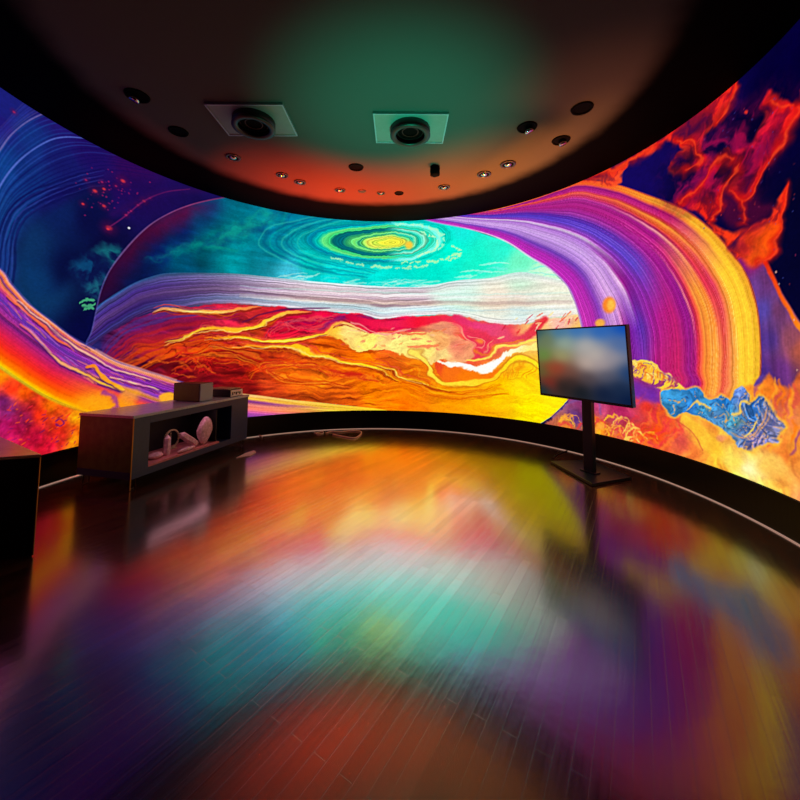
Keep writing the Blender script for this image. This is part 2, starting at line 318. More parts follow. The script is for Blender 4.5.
    line([(316, 330), (330, 322), (345, 317), (372, 318)], 4, (110, 20, 110), soft=2, alpha=.7, taper=.7); line([(240, 320), (262, 314), (290, 309), (330, 308)], 2, (70, 10, 70), alpha=.7, taper=.7)
    # cream cloud
    area([(322, 335), (334, 327), (346, 325), (356, 330), (368, 336), (380, 335), (398, 335), (420, 333), (440, 331), (462, 336), (474, 352), (462, 362), (446, 356), (430, 362), (420, 357), (400, 353), (380, 350), (356, 350), (340, 344), (330, 338)],
         [(330, 332, (255, 190, 60)), (345, 332, (255, 215, 120)), (370, 343, (255, 235, 110)), (400, 344, (255, 235, 130)), (420, 345, (255, 235, 120)), (440, 340, (250, 170, 100)), (455, 345, (240, 130, 100)), (445, 352, (250, 215, 130)), (385, 335, (255, 190, 120))], soft=1.2, warp=3, wsc=6,
         tex=lambda c, X, Y, d: c*(1+.3*(fbm(X*8, Y*26, 61)-.5))[..., None])
    for k in range(46):
        x = rnd.uniform(332, 470); y = rnd.uniform(330, 348)
        line([(x, y), (x+rnd.uniform(3, 8), y+rnd.uniform(-3, 2))], rnd.uniform(.8, 1.8), rnd.choice([(240, 110, 60), (225, 70, 80), (250, 190, 150), (200, 120, 60)]), alpha=.6, soft=.8, taper=.9)
    for p, wd, c in [([(384, 333), (400, 335), (418, 337), (428, 334)], 3, (240, 110, 70)), ([(412, 348), (424, 347), (434, 344)], 3.4, (245, 130, 80))]: line(p, wd, c, taper=.9, warp=2)
    # crimson wave over it
    line([(348, 316), (370, 323), (392, 325), (420, 323), (445, 319), (462, 325), (472, 337), (475, 350)], 9, [(200, 5, 60), (235, 20, 70), (235, 30, 80), (240, 20, 50), (235, 40, 70), (235, 50, 90), (235, 70, 80)], soft=1.6, warp=2, taper=.35)
    line([(455, 318), (480, 326), (500, 332), (512, 338), (526, 336), (536, 326), (544, 320)], 10, [(225, 40, 90), (230, 60, 120), (230, 70, 110), (225, 60, 80), (230, 50, 60)], soft=2, warp=3, taper=.4)
    area([(468, 330), (486, 330), (494, 340), (490, 352), (480, 357), (472, 350)], (228, 50, 80), soft=2, warp=2)
    line([(350, 322), (360, 324), (372, 334), (388, 336), (410, 330)], 1.6, (250, 160, 150), alpha=.8, warp=1)
    for o in range(5): line([(440+o*3, 322+o*2), (456+o*2, 324+o*2), (466+o, 334+o*2), (470+o, 352)], 1, (250, 150, 120), alpha=.6, taper=.8)
    for k in range(40):
        x = rnd.uniform(500, 576); y = rnd.uniform(316, 342)
        line([(x, y), (x+rnd.uniform(2, 7), y-rnd.uniform(0, 7))], rnd.uniform(.8, 2), rnd.choice([(215, 45, 50), (235, 90, 60), (255, 225, 150), (255, 245, 210), (200, 30, 60)]), alpha=.75, soft=.8, taper=.8)
    blob(479, 342, 5, 4, (250, 150, 50), .6, .8); line([(496, 340), (492, 348), (484, 354)], 1.4, (250, 180, 120), taper=1, warp=2, wsc=9, alpha=.7); line([(470, 333), (478, 336), (485, 342), (482, 349), (474, 350)], 1.2, (255, 150, 130), taper=1, warp=2)
    # the curl with the white crest
    line([(416, 352), (426, 362), (434, 376), (446, 381), (464, 383), (484, 380), (500, 372), (514, 364), (530, 359), (540, 366), (546, 376)], 7, (170, 70, 10), soft=1.4, alpha=.5)
    area([(436, 362), (446, 356), (456, 366), (480, 373), (500, 368), (494, 377), (470, 382), (450, 380), (438, 372)], [(440, 366, (230, 70, 30)), (470, 376, (250, 120, 10)), (452, 372, (245, 110, 20))], soft=1.2)
    line([(416, 352), (426, 362), (434, 376), (446, 381), (464, 383), (484, 380), (500, 372), (514, 364), (530, 359), (540, 366), (546, 376)], 4.4, [(255, 225, 90), (255, 225, 60), (255, 220, 50), (255, 205, 30), (255, 225, 30), (255, 230, 40)], soft=.9, warp=1)
    line([(442, 359), (450, 362), (462, 364), (476, 369), (492, 366), (506, 358), (522, 352), (540, 347)], 7.5, [(255, 245, 200), (255, 255, 245), (255, 255, 240), (255, 255, 250), (255, 250, 200), (255, 225, 90)], soft=1, warp=2.4, wsc=9, taper=.5)
    line([(470, 358), (486, 357), (500, 350), (520, 344), (540, 340)], 3, (255, 225, 90), soft=1, warp=2, taper=.4)
    line([(474, 352), (488, 354), (502, 346), (522, 340)], 1.6, (235, 120, 40), soft=1, warp=2)
    for k in range(14): line([(500+k*2.5, 374+rnd.uniform(-4, 8)), (506+k*2.5, 366+rnd.uniform(-4, 8))], 1.2, (235, 130, 10), alpha=.6, taper=.8)
    # thin flow lines in the orange
    for i in range(11):
        line([(372+i*2, 352+i*2.2), (392, 358+i*2.6), (412, 364+i*2.6), (436, 384+i*1.3), (470, 389+i), (500+i, 384+i)], rnd.uniform(.7, 1.3), rnd.choice([(215, 80, 0), (255, 165, 20), (205, 70, 5)]), alpha=.5, taper=.8, warp=1.5, seed=i)
    for i in range(13):     # oval in the lower left
        o = i*1.6
        line([(262+o, 366+o*.3), (274+o, 378-o*.3), (296, 384-o*.4), (330, 385-o*.2), (352, 388)], rnd.uniform(.8, 1.7), rnd.choice([(255, 150, 30), (170, 30, 5), (250, 110, 10), (200, 50, 5)]), alpha=.55, taper=.8, warp=2, seed=i)
        line([(250, 362+o), (266, 356+o*.5), (300, 360+o*.3), (344, 372+o*.2), (380, 380)], rnd.uniform(.8, 1.8), rnd.choice([(190, 20, 20), (255, 140, 20), (215, 60, 5)]), alpha=.5, taper=.8, warp=3, seed=i+40)
    for i in range(70):     # red churning
        x = rnd.gauss(206, 22); y = rnd.gauss(360, 9); a = rnd.uniform(5, 13)
        line([(x-a, y+rnd.uniform(-2, 2)), (x, y-rnd.uniform(0, 4)), (x+a, y+rnd.uniform(-1, 4))], rnd.uniform(.8, 1.8), rnd.choice([(235, 60, 15), (150, 10, 10), (245, 110, 20), (95, 5, 10), (210, 25, 25)]), alpha=.6, taper=.9, warp=3, wsc=8, seed=i)
    for i in range(10):
        line([(190, 352+i*.8), (212, 343+i*1.8), (232, 345+i*1.8), (262, 352+i*2)], 1.4, rnd.choice([(240, 80, 10), (150, 20, 5), (225, 120, 20)]), alpha=.6, taper=.9, warp=1.5, seed=i)
masked(P_all, planet_inside)
line(PL, 1.3, [(60, 80, 160), (90, 80, 160), (130, 90, 150), (150, 90, 140), (180, 70, 120), (130, 40, 90)], soft=.7, alpha=.65)

# --- right of the ring: dusky strip, its burning edge, night
area([(730, 255), (738, 274), (742, 300), (742, 345), (736, 378), (732, 395), (830, 420), (900, 500), (900, 440), (830, 350), (800, 322), (786, 300), (776, 282), (766, 262), (755, 250)],
     [(750, 262, (150, 30, 110)), (758, 285, (110, 60, 140)), (764, 310, (90, 70, 170)), (770, 340, (80, 50, 135)), (766, 280, (105, 50, 110)), (778, 310, (110, 55, 100)), (790, 340, (140, 70, 90)), (780, 370, (100, 45, 120)), (800, 350, (190, 90, 70)), (765, 375, (70, 40, 120)), (830, 400, (200, 100, 60))],
     soft=1, curve=False, tex=lambda c, X, Y, d: c*(1+.5*(fbm(X*16, Y*1.5, 77)-.5))[..., None])
line([(766, 262), (772, 276), (780, 294), (790, 310), (802, 330), (824, 360), (880, 430)], 6, [(210, 40, 20), (240, 90, 20), (255, 150, 30), (255, 160, 60), (240, 130, 60)], soft=1.6, warp=2)
for x, y in [(776, 272), (794, 320), (797, 370), (779, 284)]: blob(x, y, .8, 1, (230, 170, 150), .5, .7)

# --- broad ring at the right
RO = [(400, 206), (440, 212), (480, 212), (530, 199), (560, 187), (581, 180), (614, 184), (648, 195), (682, 208), (709, 227), (732, 252), (749, 279), (758, 310), (761, 345), (755, 370), (745, 392), (728, 425)]
ring = [(0, (120, 70, 160)), (.015, (200, 60, 170)), (.07, (185, 50, 165)), (.1, (150, 60, 170)), (.13, (200, 90, 190)), (.15, (175, 130, 205)), (.2, (205, 150, 210)), (.235, (165, 90, 185)), (.25, (225, 130, 190)), (.262, (150, 25, 130)), (.3, (120, 35, 165)), (.36, (95, 50, 175)), (.41, (150, 35, 150)),
        (.47, (175, 28, 130)), (.55, (185, 30, 115)), (.6, (150, 25, 130)), (.635, (140, 25, 130)), (.65, (230, 120, 130)), (.658, (160, 25, 90)), (.68, (225, 60, 60)), (.7, (250, 140, 60)), (.735, (250, 150, 50)), (.765, (240, 120, 45)), (.785, (225, 50, 75)), (.825, (215, 50, 85)), (.85, (245, 120, 60)), (.88, (255, 185, 50)), (.95, (255, 195, 45)), (.985, (250, 165, 40)), (1, (170, 60, 60))]
ringT = [(0, (120, 70, 160)), (.02, (200, 50, 190)), (.1, (170, 40, 170)), (.16, (110, 60, 175)), (.19, (170, 120, 210)), (.28, (200, 160, 225)), (.36, (170, 110, 205)), (.38, (220, 200, 230)), (.4, (150, 60, 180)), (.45, (90, 60, 190)), (.5, (70, 40, 170)), (.56, (140, 40, 150)), (.66, (175, 35, 130)), (.76, (160, 35, 130)), (.8, (200, 50, 90)), (.84, (235, 80, 60)), (.87, (180, 30, 120)), (.92, (150, 25, 120)), (.95, (250, 100, 40)), (1, (245, 90, 40))]
ringR = [(0, (120, 70, 160)), (.02, (200, 60, 160)), (.08, (190, 50, 150)), (.12, (170, 90, 190)), (.2, (215, 160, 205)), (.26, (130, 35, 150)), (.36, (135, 50, 165)), (.42, (175, 30, 120)), (.55, (200, 35, 100)), (.61, (150, 30, 125)), (.65, (170, 30, 110)), (.67, (235, 60, 70)), (.7, (250, 130, 50)), (.77, (255, 165, 60)), (.81, (240, 90, 70)), (.85, (250, 150, 70)), (.9, (255, 195, 50)), (.985, (255, 195, 45)), (1, (170, 70, 60))]
PRb = PR[:9]+[(587, 360), (589, 395), (587, 425)]
ROb = RO[:14]+[(761, 372), (757, 400), (748, 430)]
ringM = [(0, (120, 70, 160)), (.02, (210, 60, 180)), (.09, (175, 45, 165)), (.14, (130, 60, 175)), (.17, (190, 120, 205)), (.24, (215, 165, 220)), (.3, (185, 130, 210)), (.33, (235, 190, 225)), (.345, (150, 25, 135)), (.4, (130, 40, 160)), (.46, (90, 65, 190)), (.52, (110, 55, 180)), (.58, (150, 30, 140)),
         (.68, (178, 30, 125)), (.74, (160, 25, 130)), (.765, (240, 150, 150)), (.775, (150, 20, 90)), (.8, (240, 90, 50)), (.84, (250, 150, 50)), (.86, (200, 40, 60)), (.88, (200, 40, 110)), (.92, (170, 25, 110)), (.94, (240, 120, 50)), (.96, (255, 180, 45)), (.99, (255, 170, 40)), (1, (190, 60, 60))]
RM = [(400, 207), (440, 213), (480, 215), (530, 214), (575, 220), (612, 237), (640, 262), (658, 292), (668, 325), (671, 360), (669, 400), (662, 430)]
KY = [((530, 199), ringT), ((600, 182), ringT), ((675, 205), ringM), ((738, 260), ring), ((761, 345), ringR), ((757, 400), ringR)]
for A_, B_, t_ in ((PRb, ROb, (0, 1)), (PRb, RM, (0, .5)), (RM, ROb, (.5, 1))):
    belt(A_, B_, ringT, ring, (560, 220), (650, 250), .2, 110, 71, wamp=.01, stretch=.3, hair=.12, keys=KY, tr=t_)
line(PR[:12], 1.3, [(40, 160, 190), (170, 150, 220), (255, 255, 255), (250, 245, 250), (230, 200, 230), (220, 180, 200), (150, 90, 150)], soft=.8, alpha=.8)
blob(609, 305, 6.5, 8, (245, 130, 40), .3); blob(611, 305, 4, 5.5, (255, 185, 70), .5); blob(600, 323, 5, 4, (240, 170, 70), .4); blob(597, 333, 6, 3, (220, 150, 90), .5)

# --- burning nebula, top right
def flame(c, X, Y, d):
    Xw = X+.5*(fbm(X*2, Y*2, 85)-.5); Yw = Y+.5*(fbm(X*2+5, Y*2+5, 86)-.5)
    n = fbm(Xw*4+Yw, Yw*3-Xw, 83, 5); n2 = fbm(Xw*12, Yw*12, 84); rdg = 1-np.abs(fbm(Xw*6, Yw*6, 88)-.5)*6
    edge = sstep(.13, .0, -d)[..., None]
    k = np.clip(.24+1.9*(n-.38)[..., None]+.5*edge+.7*(n2-.5)[..., None]+.25*np.clip(rdg, 0, 1)[..., None]*edge, 0, 1)
    hot = np.clip((k-.8)*3, 0, 1)*rgb((255, 90, 30))*.35
    return c*k+hot+rgb((38, 6, 66))*(1-k)
F = [([(610, 172), (640, 150), (660, 140), (690, 112), (715, 92), (739, 78), (736, 92), (731, 106), (726, 116), (714, 128), (706, 140), (702, 156), (704, 166), (696, 176), (698, 160), (690, 146), (679, 143), (668, 138), (650, 150), (630, 158), (612, 176)], (225, 25, 20)),
     ([(580, 179), (606, 168), (640, 150), (656, 143), (650, 150), (632, 156), (622, 170), (618, 182), (600, 184)], (240, 60, 30)),
     ([(678, 142), (690, 140), (698, 150), (699, 160), (694, 170), (684, 176), (672, 180), (668, 172), (676, 160), (684, 152)], (230, 30, 20)),
     ([(680, 202), (694, 188), (704, 172), (716, 164), (730, 161), (738, 164), (734, 178), (728, 192), (718, 208), (711, 224), (700, 214), (690, 208)], (215, 20, 15)),
     ([(734, 150), (756, 136), (764, 110), (770, 92), (782, 106), (799, 110), (795, 130), (788, 144), (780, 151), (766, 164), (758, 178), (752, 190), (744, 195), (734, 192), (736, 170), (720, 156)], (210, 15, 20)),
     ([(706, 224), (722, 228), (734, 232), (746, 222), (762, 214), (774, 198), (786, 182), (784, 200), (778, 214), (780, 230), (776, 246), (768, 259), (752, 266), (742, 258), (728, 242), (714, 232)], (225, 40, 15)),
     ([(800, 90), (860, 60), (900, 90), (880, 150), (840, 160)], (120, 10, 30))]
for i, (p, c) in enumerate(F): area(p, c, soft=2.6, warp=9, wsc=3.4, seed=104, tex=flame, alpha=.95)
area([(700, 130), (740, 110), (770, 100), (780, 130), (740, 190), (700, 200), (680, 210), (660, 190)], (150, 8, 25), soft=24, alpha=.7, warp=14, tex=lambda c, X, Y, d: c*(sstep(.3, .7, fbm(X*5, Y*5, 89)))[..., None]*1.3+rgb((10, 4, 60))*.6)
area([(720, 200), (760, 190), (770, 210), (750, 230), (730, 226)], (120, 10, 50), soft=10, alpha=.5, warp=6)
area([(740, 238), (760, 226), (779, 226), (775, 246), (768, 258), (752, 266), (742, 258)], [(750, 240, (235, 60, 15)), (768, 240, (250, 85, 10)), (755, 258, (255, 95, 15)), (745, 245, (190, 30, 40))], soft=4, alpha=.8, warp=3, tex=lambda c, X, Y, d: c*(.75+.5*fbm(X*16, Y*16, 87))[..., None])
for p, wd in [([(584, 179), (612, 168), (640, 151), (660, 140)], 2.4), ([(737, 84), (734, 98), (730, 106), (722, 117)], 2.2), ([(678, 139), (684, 142), (692, 140), (698, 150), (698, 160), (690, 170), (680, 176)], 2.4), ([(682, 201), (694, 190), (704, 174), (716, 165), (730, 162)], 2.2),
              ([(738, 165), (734, 178), (728, 192), (720, 204), (711, 221)], 3), ([(734, 191), (742, 195), (752, 190), (758, 178), (764, 166), (780, 151), (788, 143), (794, 130), (798, 112)], 2.4), ([(772, 102), (778, 110), (786, 112), (796, 108)], 1.8),
              ([(786, 184), (783, 200), (778, 212), (780, 230), (776, 246), (768, 258), (754, 265)], 2.2), ([(742, 195), (746, 204), (738, 220)], 1.6)]:
    line(p, wd+5, (205, 18, 15), soft=5, alpha=.65, warp=9, wsc=3.4, seed=104); line(p, wd*.9, (240, 70, 30), soft=1.4, alpha=.7, dash=(9, .1), taper=.8, warp=9, wsc=3.4, seed=104, wv=.6)
for k in range(90):
    x = rnd.uniform(700, 798); y = rnd.uniform(95, 330)
    if x > 752+(y-230)*.45 or y < 240: blob(x, y, .8, .8, rnd.choice([(150, 40, 80), (90, 60, 150), (210, 60, 40), (60, 70, 160)]), .6, rnd.uniform(.2, .6))
blob(749, 111, 1.6, 3.2, (190, 40, 40), .5)

# --- lower right: fire field, pale pool, blue cloud
base = [(585, 400, (150, 60, 130)), (575, 420, (90, 50, 130)), (600, 405, (190, 60, 110)), (620, 410, (185, 40, 100)), (640, 392, (130, 40, 150)), (655, 392, (115, 40, 160)), (630, 400, (200, 50, 90)), (650, 405, (245, 60, 40)), (670, 415, (245, 90, 40)), (655, 430, (250, 80, 20)),
        (640, 440, (245, 100, 50)), (600, 430, (240, 130, 30)), (570, 428, (240, 130, 40)), (680, 440, (225, 80, 70)), (672, 395, (150, 50, 130)), (690, 420, (255, 190, 60)), (700, 440, (255, 170, 50)), (715, 450, (255, 200, 50)), (740, 462, (255, 225, 80)), (748, 470, (255, 245, 150)),
        (765, 465, (255, 210, 90)), (780, 480, (245, 160, 60)), (790, 450, (250, 150, 50)), (785, 410, (220, 100, 70)), (770, 395, (240, 120, 30)), (795, 390, (225, 110, 50)), (750, 395, (240, 130, 40)), (745, 430, (250, 160, 60)), (690, 452, (240, 120, 50)), (720, 462, (255, 190, 50)), (810, 430, (240, 140, 50)), (800, 500, (230, 140, 80)), (850, 480, (230, 120, 60))]
def fire(c, X, Y, d):
    Xw = X+.3*(fbm(X*2.5, Y*2.5, 201)-.5); Yw = Y+.3*(fbm(X*2.5+7, Y*2.5, 202)-.5)
    n = fbm(Xw*7, Yw*5, 203); n2 = fbm(Xw*16, Yw*14, 204)
    return c*(1+(n-.5)[..., None]*[.35, .9, .6]+.25*(n2-.5)[..., None])
area([(582, 376), (571, 397), (552, 416), (530, 440), (600, 500), (900, 700), (950, 420), (830, 392), (800, 372), (790, 388), (778, 386), (768, 372), (758, 388), (744, 386), (730, 395), (700, 394), (676, 390), (664, 376), (654, 368), (620, 368), (600, 374)],
     base, soft=2.5, curve=False, warp=4, wsc=7, tex=fire)
for i in range(26):     # flames licking up into the dusky strip
    x = 752+rnd.uniform(0, 60); y = rnd.uniform(384, 446)
    line([(x-3, y+14), (x, y+4), (x+rnd.uniform(-3, 4), y-rnd.uniform(4, 16))], rnd.uniform(2, 5), rnd.choice([(250, 120, 20), (255, 160, 40), (215, 80, 60), (160, 70, 110), (240, 100, 30)]), alpha=.75, soft=1.4, taper=.9, warp=3, wsc=9, seed=i)
for i in range(30):     # curls under the monitor
    x = rnd.uniform(565, 660); y = np.interp(x, [560, 600, 660], [426, 430, 445])+rnd.uniform(-12, 4)
    line([(x-8, y+4), (x-4, y-4), (x+4, y-4), (x+8, y+3)], rnd.uniform(1, 3), rnd.choice([(255, 190, 40), (250, 120, 30), (255, 215, 90), (225, 60, 60), (250, 160, 60)]), alpha=.8, soft=1, taper=.8, warp=4, wsc=10, seed=i)
for i in range(24):     # red-orange plume
    x = rnd.uniform(636, 682); y = rnd.uniform(398, 448)
    line([(x-10, y+8), (x-2, y), (x+3, y-9)], rnd.uniform(1.5, 4), rnd.choice([(255, 70, 30), (255, 130, 50), (235, 50, 60), (255, 100, 20)]), alpha=.6, soft=1.8, taper=.8, warp=5, wsc=8, seed=i)
line([(552, 417), (572, 402), (596, 402), (600, 414)], 2, (120, 90, 170), soft=2, alpha=.6, warp=2)
area([(682, 414), (700, 424), (716, 436), (732, 452), (752, 462), (780, 458), (792, 476), (770, 480), (750, 474), (700, 450), (688, 430)], [(690, 420, (255, 195, 50)), (715, 445, (255, 195, 50)), (740, 464, (255, 230, 90)), (750, 468, (255, 250, 190)), (775, 470, (255, 200, 90))], soft=5, alpha=.75, warp=3)
line([(660, 404), (676, 416), (690, 432), (698, 450)], 1.2, (200, 70, 50), alpha=.7, warp=2)
tail = [(618, 360), (632, 361), (654, 363), (661, 372), (668, 379), (676, 384), (681, 389), (668, 392), (660, 387), (650, 382), (636, 376), (618, 374)]
area(tail, [(630, 368, (255, 190, 70)), (650, 372, (250, 180, 50)), (668, 386, (250, 200, 60))], soft=1.2, warp=2.5, wsc=10, tex=lambda c, X, Y, d: np.where((np.abs(fbm(X*7, Y*7, 311, 2)-.5) < .022)[..., None], rgb((150, 50, 110)), c))
line(tail[:7], 1.3, (255, 225, 90), alpha=.9, warp=2, wsc=10)
for i in range(26):     # scrolls inside the yellow tail
    x = rnd.uniform(632, 674); y = np.interp(x, [632, 655, 676], [369, 373, 387])+rnd.uniform(-5, 5)
    line([(x-4, y+2), (x-1, y-3), (x+3, y-1), (x+1, y+2)], rnd.uniform(.9, 1.7), rnd.choice([(180, 60, 90), (255, 220, 110), (225, 110, 40), (130, 60, 140)]), soft=.7, alpha=.8, taper=.7, warp=2, wsc=12, seed=i)
area([(596, 372), (640, 382), (664, 393), (668, 402), (640, 396), (600, 388)], (110, 40, 160), soft=4, alpha=.75, warp=3)
cloud = [(664, 392), (672, 386), (680, 389), (696, 389), (705, 397), (712, 397), (720, 395), (730, 400), (734, 390), (740, 388), (747, 396), (750, 403), (760, 399), (770, 406), (778, 416), (782, 424), (777, 436), (779, 443), (769, 451), (754, 454), (740, 448), (730, 438), (724, 430), (706, 420), (690, 411), (676, 413), (668, 408)]
def cl(X, Y, w):
    c = idw(X, Y, [(672, 398), (690, 400), (705, 408), (722, 402), (738, 394), (755, 410), (770, 420), (740, 430), (760, 445), (730, 418), (715, 415), (690, 405)],
            [(50, 130, 180), (40, 120, 185), (50, 130, 170), (30, 115, 190), (95, 125, 195), (45, 110, 190), (120, 115, 150), (85, 115, 165), (130, 115, 165), (70, 150, 170), (80, 130, 180), (45, 110, 180)])
    Xw = X+.16*(fbm(X*5, Y*5, 301)-.5)*2; Yw = Y+.16*(fbm(X*5+3, Y*5+8, 302)-.5)*2
    n = fbm(Xw*7, Yw*7, 303, 3); c = c*(.6+.9*fbm(Xw*18, Yw*18, 304))[..., None]
    kr = sstep(on_wall([(728, 420)])[0, 0], on_wall([(752, 420)])[0, 0], X)
    st = np.sin((Xw*1.0+.5*Yw+.3*(n-.5))*55); c = c*(1-kr*.9)[..., None]+(kr*.9)[..., None]*(c*(.75+.5*(st*.5+.5))[..., None])
    l = np.maximum(sstep(.016, .004, np.abs(n-.53)), kr*sstep(.75, .95, st)*.7)[..., None]; l2 = np.maximum(sstep(.02, .006, np.abs(n-.44)), sstep(.012, .004, np.abs(n-.6)))[..., None]
    c = c*(1-.8*l)+.8*l*rgb((240, 170, 80)); return c*(1-.6*l2)+.6*l2*rgb((30, 60, 120))
line(cloud+cloud[:1], 4, (250, 190, 70), soft=1.6, alpha=.8, warp=3, wsc=9)
area(cloud, cl, soft=1., warp=3, wsc=9)
for i in range(7): line([(728+i*4, 432+i*1.6), (742+i*3, 440+i), (756+i*2, 436), (764+i*2, 420-i), (766+i*2, 408)], 1.2, rnd.choice([(230, 160, 100), (90, 90, 150), (60, 80, 160)]), alpha=.7, taper=.6, warp=2, seed=i)
for p in ([(686, 408), (690, 402), (700, 402), (708, 408)], [(728, 412), (738, 410), (742, 402), (750, 406)], [(744, 440), (752, 430), (758, 416)]): line(p, 2, (250, 200, 90), warp=2, wsc=10, taper=.4)
area([(758, 378), (763, 375), (761, 382), (756, 387), (752, 388)], (95, 60, 140), soft=1.5, warp=2)
blob(722, 438, 5, 3.5, (235, 140, 100), .6, .8)

# --- ring sweeping across the lower left
YL = [(-260, 250), (-120, 300), (-40, 340), (0, 366), (16, 377), (41, 393), (62, 403), (81, 410), (110, 422), (160, 440), (260, 470), (400, 500)]
lo = [(0, (70, 60, 140)), (.02, (225, 140, 120)), (.05, (240, 120, 60)), (.08, (120, 50, 110)), (.11, (240, 120, 70)), (.16, (200, 60, 110)), (.2, (140, 40, 150)), (.27, (90, 45, 150)), (.33, (135, 40, 150)), (.4, (150, 40, 120)), (.44, (120, 30, 120)), (.5, (170, 30, 110)), (.62, (215, 30, 70)), (.74, (240, 40, 30)), (.84, (250, 75, 5)), (.93, (255, 130, 0)), (.985, (255, 200, 0)), (1, (255, 200, 10))]
lr_ = [(0, (70, 50, 130)), (.02, (235, 150, 130)), (.06, (240, 140, 90)), (.1, (150, 50, 140)), (.2, (130, 40, 160)), (.3, (150, 50, 150)), (.36, (120, 50, 160)), (.42, (245, 150, 60)), (.47, (150, 50, 140)), (.55, (235, 70, 60)), (.62, (250, 130, 20)), (.8, (255, 165, 10)), (1, (255, 160, 0))]
belt(G0, YL, lo, lr_, (50, 340), (120, 385), .5, 70, 401, wamp=.012, stretch=.5, hot=True)
area([(-300, 240), (-120, 302), (-40, 342), (0, 368), (16, 379), (41, 395), (62, 405), (81, 411), (110, 424), (160, 460), (60, 520), (-300, 520)],
     [(0, 376, (250, 100, 5)), (25, 392, (250, 85, 5)), (50, 406, (250, 110, 5)), (78, 418, (255, 160, 10)), (75, 440, (250, 150, 10)), (3, 402, (120, 30, 110)), (8, 412, (130, 30, 100)), (25, 420, (150, 25, 80)), (12, 390, (235, 45, 15)), (40, 415, (235, 40, 15)), (60, 425, (225, 50, 20)), (15, 430, (190, 15, 80)), (35, 438, (205, 15, 60)), (50, 445, (215, 15, 50)), (5, 425, (180, 20, 100)), (60, 440, (225, 40, 30)), (-40, 400, (120, 25, 90)), (-100, 400, (160, 20, 40))],
     soft=1.4, curve=False, tex=lambda c, X, Y, d: c*(1+(fbm(X*7, Y*7, 411)-.5)[..., None]*[.5, 1.4, .9]+.5*(fbm(X*22, Y*22, 412)-.5)[..., None]))
line([(-120, 301), (-40, 341), (0, 367), (16, 378), (41, 394), (62, 404), (84, 411)], 2.2, [(230, 140, 0), (255, 200, 0), (255, 215, 20), (255, 200, 10), (255, 170, 10)], soft=2)
for k in range(70):
    x = rnd.uniform(0, 78); y = rnd.uniform(400+x*.2, 450)
    line([(x, y), (x+rnd.uniform(1, 5), y+rnd.uniform(-4, 1))], rnd.uniform(.8, 1.8), rnd.choice([(255, 90, 20), (150, 10, 60), (240, 40, 60), (110, 20, 90), (250, 60, 10)]), alpha=.6, soft=.8, taper=.7)
line([(56, 421), (60, 419), (64, 423), (60, 426), (56, 424)], 1.5, (120, 20, 90), alpha=.9)
for p, wd, c in [([(20, 324), (30, 332), (40, 342), (50, 352), (60, 362), (80, 372), (97, 380), (110, 386), (122, 391)], 2.6, [(220, 90, 110), (240, 150, 120), (250, 160, 100), (250, 170, 60), (255, 190, 40)]),
                 ([(86, 367), (94, 366), (100, 373), (110, 382), (124, 390)], 4, [(250, 120, 30), (250, 150, 40), (250, 150, 30), (255, 190, 40)]), ([(18, 300), (40, 320), (62, 338), (90, 356), (120, 370), (150, 380)], 1.8, (245, 170, 150)),
                 ([(8, 296), (30, 316), (50, 334), (70, 348)], 2, (240, 100, 60)), ([(110, 376), (136, 384), (160, 390)], 1.4, (250, 190, 150))]:
    line([(x, y+1.8) for x, y in p], wd+.6, (70, 15, 90), soft=.8, alpha=.7, taper=.4, warp=2); line(p, wd, c, soft=.8, taper=.5, warp=2)
for k in range(60):
    x = rnd.uniform(0, 165); y = np.interp(x, [q[0] for q in G0], [q[1] for q in G0])+rnd.uniform(3, 34 if x < 100 else 22); l = rnd.uniform(8, 22)
    s = (np.interp(x+l, [q[0] for q in G0], [q[1] for q in G0])-np.interp(x, [q[0] for q in G0], [q[1] for q in G0]))
    line([(x, y), (x+l/2, y+s/2-.5), (x+l, y+s+.5)], rnd.uniform(.6, 1.4), rnd.choice([(90, 60, 170), (190, 80, 190), (240, 130, 90), (60, 20, 100), (210, 60, 120), (170, 110, 200)]), alpha=.6, soft=.7, taper=.8, warp=1.2)
area([(118, 398), (124, 390), (140, 392), (138, 402), (122, 406)], (245, 160, 40), soft=5, warp=6, alpha=.75); area([(78, 402), (92, 392), (106, 398), (108, 414), (84, 412)], (255, 165, 20), soft=8, alpha=.7, warp=6)
area([(160, 396), (168, 392), (175, 394), (174, 402), (164, 403)], (250, 170, 40), soft=1.4, warp=1.5); line([(104, 392), (114, 398), (117, 408), (112, 412)], 5, (150, 50, 140), soft=2, alpha=.8, warp=2, wsc=9)
# its thin end right of the console
low2 = [(200, 386), (210, 389), (250, 395), (300, 401), (382, 410), (420, 414)]
belt(low2, [(200, 424), (210, 425), (250, 428), (300, 428), (382, 426), (420, 424)], [(0, (240, 170, 70)), (.12, (250, 180, 60)), (.2, (120, 40, 130)), (.3, (225, 120, 110)), (.42, (240, 110, 90)), (.55, (190, 80, 170)), (.7, (110, 50, 150)), (.85, (170, 80, 180)), (1, (200, 100, 160))],
     [(0, (250, 190, 50)), (.3, (255, 210, 40)), (.5, (210, 120, 60)), (.7, (120, 60, 120)), (1, (90, 40, 110))], (250, 400), (360, 410), .4, 30, 431, wamp=.01)
line([(240, 395), (262, 397), (300, 402), (340, 406), (386, 411)], 2.6, [(250, 190, 120), (255, 200, 90), (255, 200, 60), (255, 215, 30)], soft=.8)
line([(96, 350), (120, 362), (150, 372), (176, 380)], 2, (235, 150, 110), soft=1, alpha=.8); line(G0[3:13], 1.2, (110, 90, 180), soft=1.4, alpha=.5, warp=1)
